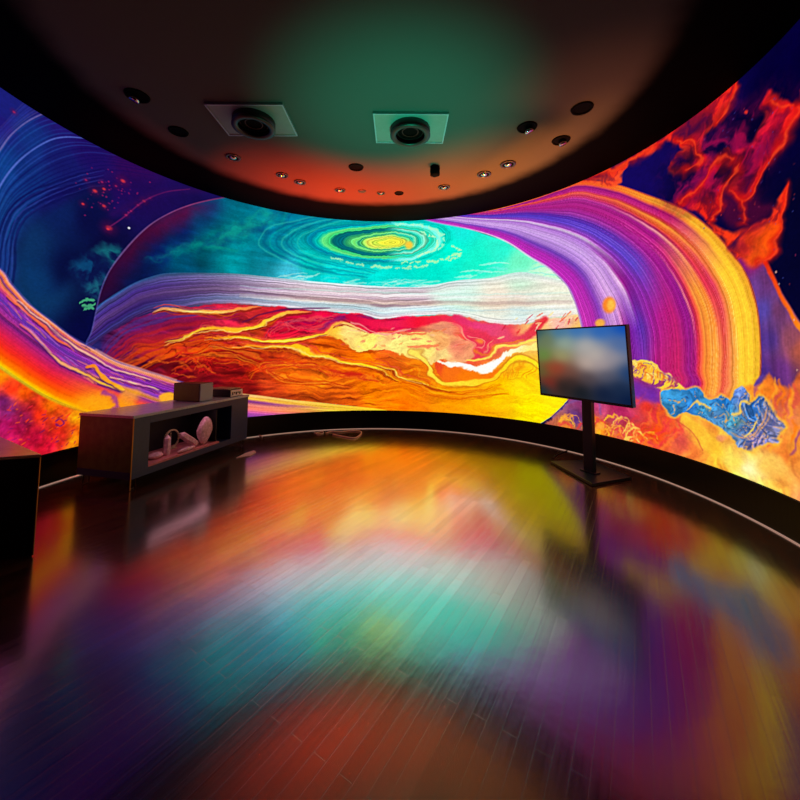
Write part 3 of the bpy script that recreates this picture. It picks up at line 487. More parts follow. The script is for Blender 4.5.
def soften(a, n):
    for _ in range(n):
        p = np.pad(a, ((1, 1), (1, 1), (0, 0)), 'edge'); a = (p[:-2, 1:-1]+2*a+p[2:, 1:-1])/4
        p = np.pad(a, ((1, 1), (1, 1), (0, 0)), 'edge'); a = (p[1:-1, :-2]+2*a+p[1:-1, 2:])/4
    return a
def region(pts, soft):
    P = smooth(on_wall(pts), 4, True); d, _ = seg_dist(UU, VV, np.vstack([P, P[:1]])); d = np.where(inside(UU, VV, P), -d, d); return 1-sstep(-soft, soft*.2, d)
# let the paint run a little: marbling of the hot half of the planet, the nebula and the fire field
mk = region([(110, 352), (150, 316), (250, 309), (400, 322), (520, 326), (572, 330), (566, 380), (540, 392), (440, 402), (300, 392), (170, 372)], .3)
mk = np.maximum(mk, region([(655, 150), (740, 85), (800, 90), (800, 150), (770, 260), (700, 215)], .25)*.8)
mk = np.maximum(mk, region([(600, 375), (800, 385), (800, 490), (640, 440)], .15)*.6)
ax = (fbm(UU*2.4, VV*5, 951, 2)-.5)*.34+(fbm(UU*9, VV*14, 953, 2)-.5)*.04; ay = (fbm(UU*1.8+9, VV*4.5, 952, 2)-.5)*.16+(fbm(UU*9, VV*14, 954, 2)-.5)*.03
fx = np.clip((UU+ax*mk)/LU*(NX-1), 0, NX-1.001); fy = np.clip((VV+ay*mk-HS)/(HC-HS)*(NY-1), 0, NY-1.001)
ix = fx.astype(int); iy = fy.astype(int); rx = (fx-ix)[..., None]; ry = (fy-iy)[..., None]
ART = (ART[iy, ix]*(1-rx)+ART[iy, ix+1]*rx)*(1-ry)+(ART[iy+1, ix]*(1-rx)+ART[iy+1, ix+1]*rx)*ry
ART = ART+.7*(ART-soften(ART, 4))
ART = ART*(1.03+.10*(vnoise(UU*45, VV*60, 901)-.5)+.08*(vnoise(UU*90, VV*110, 902)-.5))[..., None]
ART = np.clip(ART, 0, 1)

# ------------------------------------------------------------------ materials
def mat(name, col, rough=.5, metal=0., ior=1.5, noise=0., nscale=20., bump=0., spec=None, coat=0.):
    M = bpy.data.materials.new(name); M.use_nodes = True; nt = M.node_tree; b = nt.nodes['Principled BSDF']
    c = lin(col)+(1,)
    b.inputs['Base Color'].default_value = c; b.inputs['Roughness'].default_value = rough
    b.inputs['Metallic'].default_value = metal; b.inputs['IOR'].default_value = ior
    if spec is not None: b.inputs['Specular IOR Level'].default_value = spec
    b.inputs['Coat Weight'].default_value = coat
    tc = nt.nodes.new('ShaderNodeTexCoord'); n = nt.nodes.new('ShaderNodeTexNoise')
    n.inputs['Scale'].default_value = nscale; n.inputs['Detail'].default_value = 4
    nt.links.new(tc.outputs['Object'], n.inputs['Vector'])
    if noise:
        r = nt.nodes.new('ShaderNodeValToRGB'); r.color_ramp.elements[0].position = .3; r.color_ramp.elements[1].position = .7
        r.color_ramp.elements[0].color = tuple(x*(1-noise) for x in c[:3])+(1,); r.color_ramp.elements[1].color = tuple(min(1, x*(1+noise)) for x in c[:3])+(1,)
        nt.links.new(n.outputs['Fac'], r.inputs['Fac']); nt.links.new(r.outputs['Color'], b.inputs['Base Color'])
    if bump:
        bp = nt.nodes.new('ShaderNodeBump'); bp.inputs['Strength'].default_value = bump; bp.inputs['Distance'].default_value = .01
        nt.links.new(n.outputs['Fac'], bp.inputs['Height']); nt.links.new(bp.outputs['Normal'], b.inputs['Normal'])
    return M

def emit_attr(name, strength=1.):
    M = bpy.data.materials.new(name); M.use_nodes = True; nt = M.node_tree; nt.nodes.clear()
    a = nt.nodes.new('ShaderNodeAttribute'); a.attribute_name = 'picture'; e = nt.nodes.new('ShaderNodeEmission'); o = nt.nodes.new('ShaderNodeOutputMaterial')
    e.inputs['Strength'].default_value = strength
    nt.links.new(a.outputs['Color'], e.inputs['Color']); nt.links.new(e.outputs[0], o.inputs[0]); return M

M = {}
M['screen'] = emit_attr('led_picture', 1.0); M['monitor'] = emit_attr('monitor_painted_reflection', 1.0)
M['black'] = mat('black_paint', (12, 13, 16), .38, noise=.2)
M['skirting'] = mat('black_satin_skirting', (2, 9, 11), .35, noise=.25, nscale=8, spec=.3)
M['wall'] = mat('dark_plaster', (40, 38, 42), .8, noise=.1, nscale=6)
M['trim'] = mat('pale_strip_added_glow', (235, 215, 205), .4)
_b = M['trim'].node_tree.nodes['Principled BSDF']; _b.inputs['Emission Color'].default_value = lin((225, 180, 160))+(1,); _b.inputs['Emission Strength'].default_value = .35  # faint glow added in place of the bright reflection on the strip
M['housing'] = mat('dark_metal_housing', (20, 20, 22), .5, .5)
M['charcoal'] = mat('charcoal_laminate', (36, 56, 104), .42, noise=.12, nscale=30)
M['brownwood'] = mat('brown_veneer', (84, 124, 44), .5, noise=.25, nscale=12)
M['greytop'] = mat('grey_top', (190, 198, 205), .25, noise=.12, nscale=25)
M['nichedark'] = mat('dark_interior', (14, 12, 18), .7)
M['pinkboard'] = mat('rosy_shelf_board', (215, 130, 140), .6, noise=.2, nscale=18)
M['quartz'] = mat('rose_quartz', (250, 185, 205), .35, noise=.35, nscale=26, bump=.6)
M['palestone'] = mat('pale_stone', (190, 170, 130), .5, noise=.35, nscale=30, bump=.5)
M['wire'] = mat('black_wire', (35, 32, 30), .35, .7)
M['bronze'] = mat('bronze_edge', (150, 105, 60), .35, .8)
M['white'] = mat('white_plastic', (235, 225, 220), .4)
M['cable'] = mat('pale_cable', (235, 205, 195), .4)
M['darkcable'] = mat('dark_cable', (14, 14, 16), .5)
M['standblack'] = mat('stand_black_metal', (8, 32, 50), .35, .1)
M['bezel'] = mat('monitor_bezel', (16, 46, 110), .3, .2)
M['olive'] = mat('dark_olive_box', (52, 52, 44), .45, noise=.15)
M['steel'] = mat('grey_front', (150, 165, 185), .4, .1)
M['green'] = mat('dark_green_case', (30, 44, 34), .45, noise=.2)
M['ventplate'] = mat('pale_vent_plate', (112, 128, 128), .45, noise=.06)
M['ventblack'] = mat('vent_black', (10, 10, 11), .45)
M['ventrim'] = mat('vent_rim_grey', (36, 38, 38), .4, .3)
M['chrome'] = mat('chrome', (210, 205, 195), .12, 1.)
M['ring'] = mat('downlight_ring', (60, 55, 50), .35, .6)
M['can'] = mat('lamp_black', (3, 3, 4), .8, spec=.05)
M['navycab'] = mat('navy_black_cabinet', (12, 13, 22), .45, noise=.2)
M['tantop'] = mat('tan_cabinet_top', (245, 232, 195), .22, noise=.15, nscale=10)

# ceiling: grey field that fades into a black border
def ceiling_mat():
    m = bpy.data.materials.new('ceiling_paint'); m.use_nodes = True; nt = m.node_tree; b = nt.nodes['Principled BSDF']
    tc = nt.nodes.new('ShaderNodeTexCoord'); sx = nt.nodes.new('ShaderNodeSeparateXYZ'); cx = nt.nodes.new('ShaderNodeCombineXYZ'); ln = nt.nodes.new('ShaderNodeVectorMath'); ln.operation = 'LENGTH'
    L = nt.links.new
    L(tc.outputs['Object'], sx.inputs[0]); L(sx.outputs[0], cx.inputs[0]); L(sx.outputs[1], cx.inputs[1]); L(cx.outputs[0], ln.inputs[0])
    n = nt.nodes.new('ShaderNodeTexNoise'); n.inputs['Scale'].default_value = 3; L(tc.outputs['Object'], n.inputs['Vector'])
    ma = nt.nodes.new('ShaderNodeMath'); ma.operation = 'MULTIPLY_ADD'; L(n.outputs['Fac'], ma.inputs[0]); ma.inputs[1].default_value = .12; L(ln.outputs['Value'], ma.inputs[2])
    mr = nt.nodes.new('ShaderNodeMapRange'); mr.inputs[1].default_value = 2.5; mr.inputs[2].default_value = 2.84; mr.interpolation_type = 'SMOOTHSTEP'; L(ma.outputs[0], mr.inputs[0])
    mx = nt.nodes.new('ShaderNodeMix'); mx.data_type = 'RGBA'; L(mr.outputs[0], mx.inputs[0])
    mx.inputs[6].default_value = lin(CEIL)+(1,); mx.inputs[7].default_value = lin((2, 2, 2))+(1,)
    L(mx.outputs[2], b.inputs['Base Color']); b.inputs['Roughness'].default_value = .75; b.inputs['Specular IOR Level'].default_value = .02
    return m

# floor: narrow planks laid at 57 degrees, lacquered
def floor_mat():
    m = bpy.data.materials.new('lacquered_planks'); m.use_nodes = True; nt = m.node_tree; b = nt.nodes['Principled BSDF']; L = nt.links.new
    tc = nt.nodes.new('ShaderNodeTexCoord'); mp = nt.nodes.new('ShaderNodeMapping'); mp.inputs['Rotation'].default_value = (0, 0, math.radians(-57)); L(tc.outputs['Object'], mp.inputs[0])
    br = nt.nodes.new('ShaderNodeTexBrick'); br.inputs['Scale'].default_value = 1; br.inputs['Brick Width'].default_value = 1.25; br.inputs['Row Height'].default_value = .062
    br.inputs['Mortar Size'].default_value = .0011; br.inputs['Mortar Smooth'].default_value = .3; br.offset = .37; br.inputs['Bias'].default_value = 0
    br.inputs['Color1'].default_value = lin((74, 44, 26))+(1,); br.inputs['Color2'].default_value = lin((44, 24, 15))+(1,); br.inputs['Mortar'].default_value = lin((10, 6, 5))+(1,)
    L(mp.outputs[0], br.inputs['Vector'])
    m2 = nt.nodes.new('ShaderNodeMapping'); m2.inputs['Scale'].default_value = (1.3, 22, 1); L(mp.outputs[0], m2.inputs[0])
    g = nt.nodes.new('ShaderNodeTexNoise'); g.inputs['Scale'].default_value = 2.6; g.inputs['Detail'].default_value = 6; L(m2.outputs[0], g.inputs['Vector'])
    gm = nt.nodes.new('ShaderNodeMapRange'); gm.inputs[1].default_value = .25; gm.inputs[2].default_value = .75; gm.inputs[3].default_value = .5; gm.inputs[4].default_value = 1.5; L(g.outputs['Fac'], gm.inputs[0])
    mx = nt.nodes.new('ShaderNodeVectorMath'); mx.operation = 'SCALE'; L(br.outputs['Color'], mx.inputs[0]); L(gm.outputs[0], mx.inputs['Scale']); L(mx.outputs[0], b.inputs['Base Color'])
    rm = nt.nodes.new('ShaderNodeMapRange'); rm.inputs[3].default_value = FR0; rm.inputs[4].default_value = FR1; L(g.outputs['Fac'], rm.inputs[0]); L(rm.outputs[0], b.inputs['Roughness'])
    b.inputs['IOR'].default_value = FIOR
    # light fall-off towards the rim put into the lacquer's reflectivity, varied plank by plank
    pk = nt.nodes.new('ShaderNodeTexBrick')
    for q in ('Scale', 'Brick Width', 'Row Height', 'Mortar Size', 'Mortar Smooth', 'Bias'): pk.inputs[q].default_value = br.inputs[q].default_value
    pk.offset = .37; pk.inputs['Color1'].default_value = (0, 0, 0, 1); pk.inputs['Color2'].default_value = (1, 1, 1, 1); pk.inputs['Mortar'].default_value = (0, 0, 0, 1); L(mp.outputs[0], pk.inputs['Vector'])
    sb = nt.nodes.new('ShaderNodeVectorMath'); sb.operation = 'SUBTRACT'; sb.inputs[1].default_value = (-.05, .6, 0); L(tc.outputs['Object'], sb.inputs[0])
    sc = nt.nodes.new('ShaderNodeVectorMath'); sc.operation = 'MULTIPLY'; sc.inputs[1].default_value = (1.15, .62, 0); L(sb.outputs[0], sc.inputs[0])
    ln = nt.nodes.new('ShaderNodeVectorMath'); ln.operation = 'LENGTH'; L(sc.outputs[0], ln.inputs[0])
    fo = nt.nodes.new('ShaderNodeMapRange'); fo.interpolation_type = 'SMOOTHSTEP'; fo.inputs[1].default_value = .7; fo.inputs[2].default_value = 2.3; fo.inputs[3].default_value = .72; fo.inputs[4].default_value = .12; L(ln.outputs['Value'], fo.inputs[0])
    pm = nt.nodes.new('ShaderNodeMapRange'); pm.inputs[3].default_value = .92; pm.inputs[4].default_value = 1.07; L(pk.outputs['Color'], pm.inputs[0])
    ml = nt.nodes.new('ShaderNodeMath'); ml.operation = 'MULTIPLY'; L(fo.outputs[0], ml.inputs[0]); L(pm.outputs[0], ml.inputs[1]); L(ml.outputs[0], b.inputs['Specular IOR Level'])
    # plank joints, grain and long wear marks in the lacquer
    wv = nt.nodes.new('ShaderNodeTexNoise'); wv.inputs['Scale'].default_value = 7; wv.inputs['Detail'].default_value = 3; L(tc.outputs['Object'], wv.inputs['Vector'])
    ad = nt.nodes.new('ShaderNodeMath'); ad.operation = 'MULTIPLY_ADD'; L(g.outputs['Fac'], ad.inputs[0]); ad.inputs[1].default_value = .35; L(br.outputs['Fac'], ad.inputs[2])
    inv = nt.nodes.new('ShaderNodeMath'); inv.operation = 'MULTIPLY_ADD'; L(ad.outputs[0], inv.inputs[0]); inv.inputs[1].default_value = -1; L(wv.outputs['Fac'], inv.inputs[2])
    bp = nt.nodes.new('ShaderNodeBump'); bp.inputs['Strength'].default_value = .16; bp.inputs['Distance'].default_value = .004; L(inv.outputs[0], bp.inputs['Height']); L(bp.outputs[0], b.inputs['Normal'])
    return m
CEIL = (82, 82, 82); FR0, FR1, FIOR = .12, .23, 12.0

# ------------------------------------------------------------------ mesh helpers
def link(name, bm, material, parent=None, smooth=False, kind=None):
    me = bpy.data.meshes.new(name); bmesh.ops.recalc_face_normals(bm, faces=bm.faces); bm.to_mesh(me); bm.free()
    for mt in (material if isinstance(material, (list, tuple)) else [material]): me.materials.append(mt)
    if smooth:
        for p in me.polygons: p.use_smooth = True
    o = bpy.data.objects.new(name, me); COL.objects.link(o)
    if parent: o.parent = parent
    if kind: o['kind'] = kind
    return o

def thing(name, label, cat, loc=(0, 0, 0), rz=0, group=None):
    o = bpy.data.objects.new(name, None); o.empty_display_size = .1; COL.objects.link(o); o.location = loc; o.rotation_euler = (0, 0, rz)
    o['label'] = label; o['category'] = cat
    if group: o['group'] = group
    return o

def tag(o, label, cat, group=None):
    o['label'] = label; o['category'] = cat
    if group: o['group'] = group
    return o

def box(bm, x0, x1, y0, y1, z0, z1, bev=0.):
    r = bmesh.ops.create_cube(bm, size=1); vs = r['verts']
    bmesh.ops.scale(bm, vec=(x1-x0, y1-y0, z1-z0), verts=vs); bmesh.ops.translate(bm, vec=((x0+x1)/2, (y0+y1)/2, (z0+z1)/2), verts=vs)
    if bev:
        es = list({e for v in vs for e in v.link_edges}); bmesh.ops.bevel(bm, geom=es, offset=bev, segments=2, affect='EDGES', profile=.6)
    return bm

def prism(bm, pts, z0, z1, bev=0.):
    a = [bm.verts.new((x, y, z0)) for x, y in pts]; b = [bm.verts.new((x, y, z1)) for x, y in pts]; n = len(pts)
    bm.faces.new(a[::-1]); bm.faces.new(b)
    for i in range(n): bm.faces.new((a[i], a[(i+1) % n], b[(i+1) % n], b[i]))
    if bev: bmesh.ops.bevel(bm, geom=list({e for v in a+b for e in v.link_edges}), offset=bev, segments=2, affect='EDGES', profile=.6)
    return bm

def lathe(bm, prof, n=40, c=(0, 0, 0), th0=0., th1=None):
    """closed profile of (r, z) turned about a vertical axis"""
    full = th1 is None; k = n if full else n+1
    rows = []
    for i in range(k):
        t = th0+(2*math.pi if full else (th1-th0))*i/n
        rows.append([bm.verts.new((c[0]+r*math.cos(t), c[1]+r*math.sin(t), c[2]+z)) for r, z in prof])
    p = len(prof)
    for i in range(n):
        a, b = rows[i], rows[(i+1) % k]
        for j in range(p): bm.faces.new((a[j], b[j], b[(j+1) % p], a[(j+1) % p]))
    if not full: bm.faces.new(rows[0]); bm.faces.new(rows[-1][::-1])
    return bm

def disc_lathe(bm, prof, n=40, c=(0, 0, 0)):
    """open profile from the axis outwards and back to the axis"""
    rows = []
    for r, z in prof:
        rows.append([bm.verts.new((c[0], c[1], c[2]+z))] if r < 1e-6 else [bm.verts.new((c[0]+r*math.cos(2*math.pi*i/n), c[1]+r*math.sin(2*math.pi*i/n), c[2]+z)) for i in range(n)])
    for a, b in zip(rows, rows[1:]):
        for i in range(n):
            q = [a[i % len(a)], b[i % len(b)], b[(i+1) % len(b)], a[(i+1) % len(a)]]
            u = []
            for v in q:
                if v not in u: u.append(v)
            if len(u) > 2: bm.faces.new(u)
    return bm

def tube(bm, pts, r, n=8, closed=False):
    P = [Vector(p) for p in pts]; rows = []; m_ = len(P)
    for i, p in enumerate(P):
        d = (P[(i+1) % m_]-P[i-1]) if closed else (P[min(i+1, m_-1)]-P[max(i-1, 0)])
        d.normalize(); up = Vector((0, 0, 1)) if abs(d.z) < .95 else Vector((1, 0, 0)); s = d.cross(up).normalized(); t = s.cross(d)
        rows.append([bm.verts.new(p+(s*math.cos(2*math.pi*k/n)+t*math.sin(2*math.pi*k/n))*r) for k in range(n)])
    for i in range(m_ if closed else m_-1):
        a, b = rows[i], rows[(i+1) % m_]
        for k in range(n): bm.faces.new((a[k], a[(k+1) % n], b[(k+1) % n], b[k]))
    if not closed: bm.faces.new(rows[0][::-1]); bm.faces.new(rows[-1])
    return bm

def curve_pts(pts, k=6):
    return [tuple(p) for p in smooth(np.array(pts, float), k)]

# ------------------------------------------------------------------ the setting
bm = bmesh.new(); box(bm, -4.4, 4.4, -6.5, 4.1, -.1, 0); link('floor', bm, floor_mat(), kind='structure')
bm = bmesh.new(); box(bm, -4.4, 4.4, -6.5, 4.1, HC, HC+.1); link('ceiling', bm, ceiling_mat(), kind='structure')
bm = bmesh.new(); lathe(bm, [(3.58, 0), (3.68, 0), (3.68, HC), (3.58, HC)], 160, th0=TH1, th1=TH0); link('wall_back', bm, M['wall'], kind='structure')
bm = bmesh.new(); lathe(bm, [(R, .0), (R+.075, .0), (R+.075, HS-.002), (R+.012, HS-.002), (R, HS-.012)], 240, th0=TH1, th1=TH0); link('baseboard_back', bm, M['skirting'], kind='structure', smooth=False)
bm = bmesh.new(); lathe(bm, [(R-.014, 0), (R-.001, 0), (R-.001, .012), (R-.014, .007)], 240, th0=TH1, th1=TH0); link('trim_1', bm, M['trim'], kind='structure')
for nm, b in (('wall_left', (-4.5, -4.4, -6.5, 4.1)), ('wall_right', (4.4, 4.5, -6.5, 4.1)), ('wall_front', (-4.5, 4.5, -6.6, -6.5))):
    bm = bmesh.new(); box(bm, *b, 0, HC); link(nm, bm, M['wall'], kind='structure')

# ------------------------------------------------------------------ curved LED screen
t = thing('led_screen', 'huge curved wall screen showing a swirling multicoloured planet with rings', 'screen', (0, 0, HS))
me = bpy.data.meshes.new('display_panel')
th = TH0-_u/R
X3 = (R*np.cos(th))[None, :]*np.ones((NY, 1)); Y3 = (R*np.sin(th))[None, :]*np.ones((NY, 1)); Z3 = (_v-HS)[:, None]*np.ones((1, NX))
co = np.stack([X3, Y3, Z3], -1).reshape(-1, 3).astype(np.float32)
idx = np.arange(NX*NY).reshape(NY, NX)
q = np.stack([idx[:-1, :-1], idx[:-1, 1:], idx[1:, 1:], idx[1:, :-1]], -1).reshape(-1, 4).astype(np.int32)
nf = len(q)
me.vertices.add(len(co)); me.vertices.foreach_set('co', co.ravel())
me.loops.add(nf*4); me.loops.foreach_set('vertex_index', q.ravel())
me.polygons.add(nf); me.polygons.foreach_set('loop_start', np.arange(0, nf*4, 4, dtype=np.int32)); me.polygons.foreach_set('loop_total', np.full(nf, 4, np.int32))
me.update()
def to_lin(a): return np.where(a <= .0404, a/12.92, ((a+.055)/1.055)**2.4)
ca = me.color_attributes.new('picture', 'FLOAT_COLOR', 'POINT')
ca.data.foreach_set('color', np.concatenate([to_lin(ART).reshape(-1, 3), np.ones((NX*NY, 1))], 1).astype(np.float32).ravel())
me.materials.append(M['screen'])
o = bpy.data.objects.new('display_panel', me); COL.objects.link(o); o.parent = t
bm = bmesh.new(); lathe(bm, [(R+.004, 0), (R+.075, 0), (R+.075, HC-HS-.001), (R+.004, HC-HS-.001)], 200, th0=TH1, th1=TH0); link('panel_housing', bm, M['housing'], t)

# ------------------------------------------------------------------ ceiling vents
def vent(x, y, label, rz=0.):
    t = thing('ceiling_vent', label, 'vent', (x, y, HC), rz, 'ceiling vents')
    bm = bmesh.new(); box(bm, -.4, .4, -.275, .275, -.022, 0, .004); pl = link('plate', bm, M['ventplate'], t)
    bm = bmesh.new()
    for a in ((-.4, .4, -.275, -.262), (-.4, .4, .262, .275), (-.4, -.387, -.262, .262), (.387, .4, -.262, .262)): box(bm, *a, -.03, -.0221)
    link('edge_frame', bm, M['steel'], pl)
    bm = bmesh.new(); lathe(bm, [(.19, -.095), (.222, -.095), (.222, -.0222), (.19, -.0222)], 48); link('duct_collar', bm, M['ventblack'], t, smooth=True)
    bm = bmesh.new(); lathe(bm, [(.16, -.105), (.19, -.113), (.225, -.106), (.225, -.0955), (.18, -.0955), (.16, -.1)], 48); link('rim', bm, M['ventrim'], t, smooth=True)
    bm = bmesh.new(); disc_lathe(bm, [(0, -.05), (.189, -.05), (.189, -.04), (0, -.04)], 40); link('grille', bm, M['can'], t)
    bm = bmesh.new(); lathe(bm, [(.085, -.06), (.093, -.06), (.093, -.0505), (.085, -.0505)], 40); lathe(bm, [(.14, -.06), (.148, -.06), (.148, -.0505), (.14, -.0505)], 40); link('inner_ring', bm, M['ventblack'], t)
vent(-1.235, .285, 'square ceiling vent with round black duct, the left one of two')
vent(.47, .42, 'square pale green lit ceiling vent with round black duct, nearest the ceiling middle')

# ------------------------------------------------------------------ downlights round the ceiling
def downlight(kind):
    t = thing('downlight' if kind != 'spot' else 'spotlight', '', 'ceiling light', group='small lights set in the ceiling')
    if kind == 'lens':
        bm = bmesh.new(); lathe(bm, [(.066, -.012), (.09, -.014), (.096, 0), (.066, 0)], 32); link('ring', bm, M['ring'], t, smooth=True)
        bm = bmesh.new(); disc_lathe(bm, [(0, -.004), (.0655, -.004), (.0655, -.001), (0, -.001)], 28); link('housing', bm, M['can'], t)
        bm = bmesh.new(); disc_lathe(bm, [(0, -.03), (.025, -.027), (.042, -.016), (.046, -.0045), (0, -.0045)], 24); link('lens', bm, M['chrome'], t, smooth=True)
    elif kind == 'dark':
        bm = bmesh.new(); lathe(bm, [(.078, -.012), (.098, -.014), (.104, 0), (.078, 0)], 32); link('ring', bm, M['can'], t, smooth=True)
        bm = bmesh.new(); disc_lathe(bm, [(0, -.003), (.0775, -.005), (.0775, -.001), (0, -.001)], 28); link('housing', bm, M['can'], t)
    elif kind == 'tilt':
        bm = bmesh.new(); lathe(bm, [(.088, -.012), (.104, -.014), (.11, 0), (.088, 0)], 32); link('ring', bm, M['can'], t, smooth=True)
        bm = bmesh.new(); disc_lathe(bm, [(0, -.004), (.0875, -.004), (.0875, -.001), (0, -.001)], 28); link('housing', bm, M['can'], t)
        bm = bmesh.new(); disc_lathe(bm, [(0, -.034), (.04, -.036), (.046, -.03), (.046, .012), (0, .012)], 24)
        bmesh.ops.rotate(bm, cent=(0, 0, 0), matrix=Matrix.Rotation(.35, 3, 'X'), verts=bm.verts); bmesh.ops.translate(bm, vec=(.0, .02, -.026), verts=bm.verts)
        link('lens', bm, M['chrome'], t, smooth=True)
    elif kind == 'spot':
        bm = bmesh.new(); disc_lathe(bm, [(0, -.008), (.06, -.008), (.06, 0), (0, 0)], 28); link('mounting_plate', bm, M['ring'], t)
        bm = bmesh.new(); disc_lathe(bm, [(0, -.13), (.05, -.13), (.066, -.12), (.066, -.0085), (0, -.0085)], 28); link('lamp_can', bm, M['can'], t, smooth=True)
    else:
        bm = bmesh.new(); disc_lathe(bm, [(0, -.01), (.05, -.01), (.06, -.006), (.062, 0), (0, 0)], 28); link('cover', bm, M['ring'], t, smooth=True)
    return t
protos = {}
def place(kind, x, y, label, s=1.):
    if kind not in protos: r = protos[kind] = downlight(kind)
    else:
        p = protos[kind]; r = p.copy(); COL.objects.link(r)
        for ch in list(p.children):
            c = ch.copy(); COL.objects.link(c); c.parent = r
    r.location = (x, y, HC); r.rotation_euler = (0, 0, math.atan2(y, x)-math.pi/2); r.scale = (s, s, s); r['label'] = label
place('tilt', -2.25, -.08, 'black round ceiling light with a faint glint, farthest left of all', 1.)
place('dark', -2.2, .52, 'plain black round ceiling light left of the left square vent')
place('lens', -1.827, 1.088, 'ringed downlight with a shiny lens, just beyond the left square vent', 1.)
place('lens', -1.344, 1.581, 'ringed downlight, left one of a close pair on the orange lit ceiling', .95)
place('lens', -1.144, 1.801, 'ringed downlight, right one of a close pair on the orange lit ceiling', .95)
place('lens', -.588, 2.073, 'small ringed downlight directly right of the close pair', .9)
place('flush', -.245, 2.106, 'faint flush round ceiling cover nearly the colour of the orange ceiling', 1.)
place('lens', .051, 2.177, 'small ringed downlight directly left of a round black one above the storm swirl', .7)
place('dark', .34, 2.174, 'small black round ceiling light above the storm swirl on the screen', .72)
place('dark', -.249, 1.336, 'black oval looking ceiling light between the two square vents, beyond them', 1.)
place('spot', .833, 1.31, 'black cylindrical spotlight hanging beyond the green lit square vent', 1.)
place('lens', 1.033, 1.947, 'flat ringed downlight right of and farther than the hanging black spotlight', 1.)
place('lens', 1.552, 1.52, 'ringed downlight, left and farther one of two on the amber ceiling', 1.05)
place('lens', 1.809, 1.234, 'ringed downlight, right and nearer one of two on the amber ceiling', 1.1)
place('tilt', 1.781, .406, 'black ceiling light with bright tilted lamp, right of the green lit vent', 1.)
place('tilt', 2.273, .659, 'black ceiling light with bright tilted lamp, closest to the right ceiling border', .95)
place('dark', 2.236, .076, 'plain black round ceiling light farthest right of all', 1.05)

# ------------------------------------------------------------------ low console with an open niche
A1 = math.atan2(.971, .239); N0 = (-2.445, .405)
con = thing('media_console', 'long low charcoal console with an open niche of pink crystals, by the left wall', 'console', (N0[0], N0[1], 0), A1)
LEN, D0, D1, Z0, Z1 = 1.9, .74, .545, .11, .775
def dep(a): return D0+(D1-D0)*a/LEN
bm = bmesh.new(); prism(bm, [(-.012, -.012), (LEN+.012, -.012), (LEN+.012, D1), (-.012, D0)], Z1-.03, Z1, .004); link('top', bm, M['greytop'], con)
bm = bmesh.new(); prism(bm, [(0, 0), (LEN, 0), (LEN, D1-.004), (0, D0-.004)], Z0, Z0+.075, .003); link('bottom_panel', bm, M['charcoal'], con)
bm = bmesh.new(); prism(bm, [(0, .004), (.022, .004), (.022, dep(.022)-.004), (0, D0-.004)], Z0+.0755, Z1-.0305); link('end_panel', bm, M['brownwood'], con)
bm = bmesh.new(); prism(bm, [(LEN-.022, .004), (LEN, .004), (LEN, D1-.004), (LEN-.022, dep(LEN-.022)-.004)], Z0+.0755, Z1-.0305); link('end_panel', bm, M['charcoal'], con)
bm = bmesh.new(); box(bm, .0, .2, -.002, .0038, Z0+.0755, Z1-.0305); box(bm, .195, .2, .0039, .45, Z0+.0755, Z1-.0305); link('front_panel', bm, M['charcoal'], con)
bm = bmesh.new(); box(bm, 1.53, LEN, -.002, .0038, Z0+.0755, Z1-.0305); box(bm, 1.53, 1.535, .0039, .45, Z0+.0755, Z1-.0305)
door = link('door', bm, M['charcoal'], con)
bm = bmesh.new(); box(bm, .201, 1.529, -.002, .02, .665, Z1-.0305); link('top_rail', bm, M['charcoal'], con)
bm = bmesh.new(); box(bm, .2, 1.53, .4505, .47, Z0+.0755, Z1-.0305); link('back_panel', bm, M['nichedark'], con)
bm = bmesh.new(); box(bm, .205, 1.3, .0, .45, Z0+.0757, Z0+.1, .003); link('shelf_board', bm, M['pinkboard'], con)
bm = bmesh.new(); box(bm, 1.26, 1.275, .03, .449, Z0+.101, .64); link('divider', bm, M['nichedark'], con)
bm = bmesh.new(); box(bm, -.006, .006, -.007, -.0022, .005, Z1-.0305); link('corner_edge', bm, M['bronze'], con)
for a, b in ((.0, 0.03), (.0, .66), (1.78, .03), (1.78, .47)):
    bm = bmesh.new(); tube(bm, [(a+.02, b, Z0-.001), (a+.015, b, .02), (a+.03, b, .007), (a+.07, b, .007), (a+.085, b, .02), (a+.08, b, Z0-.001)], .0065); link('leg', bm, M['wire'], con)

def c2w(a, b, z=0.):
    ca_, sa = math.cos(A1), math.sin(A1); return (N0[0]+a*ca_-b*sa, N0[1]+a*sa+b*ca_, z)
def rock(name, a, b, sz, material, label, cat, seed, rot=(0, 0, 0), grp='pink crystals and stones in the console niche', n=3, rough=.25, lift=0):
    bm = bmesh.new(); bmesh.ops.create_icosphere(bm, subdivisions=n, radius=.5); rr = random.Random(seed)
    dirs = [Vector((rr.uniform(-1, 1), rr.uniform(-1, 1), rr.uniform(-1, 1))).normalized() for _ in range(14)]
    for v in bm.verts:      # facet the stone: cut it by planes
        d = v.co.normalized(); f = min([.5]+[(.5-rough*.5*((i*7 % 5)/5))/max(.05, d.dot(q)) for i, q in enumerate(dirs) if d.dot(q) > .3]); v.co = d*f
    bmesh.ops.scale(bm, vec=sz, verts=bm.verts); bmesh.ops.rotate(bm, cent=(0, 0, 0), matrix=(Matrix.Rotation(rot[2], 3, 'Z') @ Matrix.Rotation(rot[1], 3, 'Y') @ Matrix.Rotation(rot[0], 3, 'X')), verts=bm.verts)
    zm = min(v.co.z for v in bm.verts); bmesh.ops.translate(bm, vec=(0, 0, -zm), verts=bm.verts)
    o = link(name, bm, material); o.location = c2w(a, b, Z0+.1005+lift); o.rotation_euler = (0, 0, A1); tag(o, label, cat, grp); return o
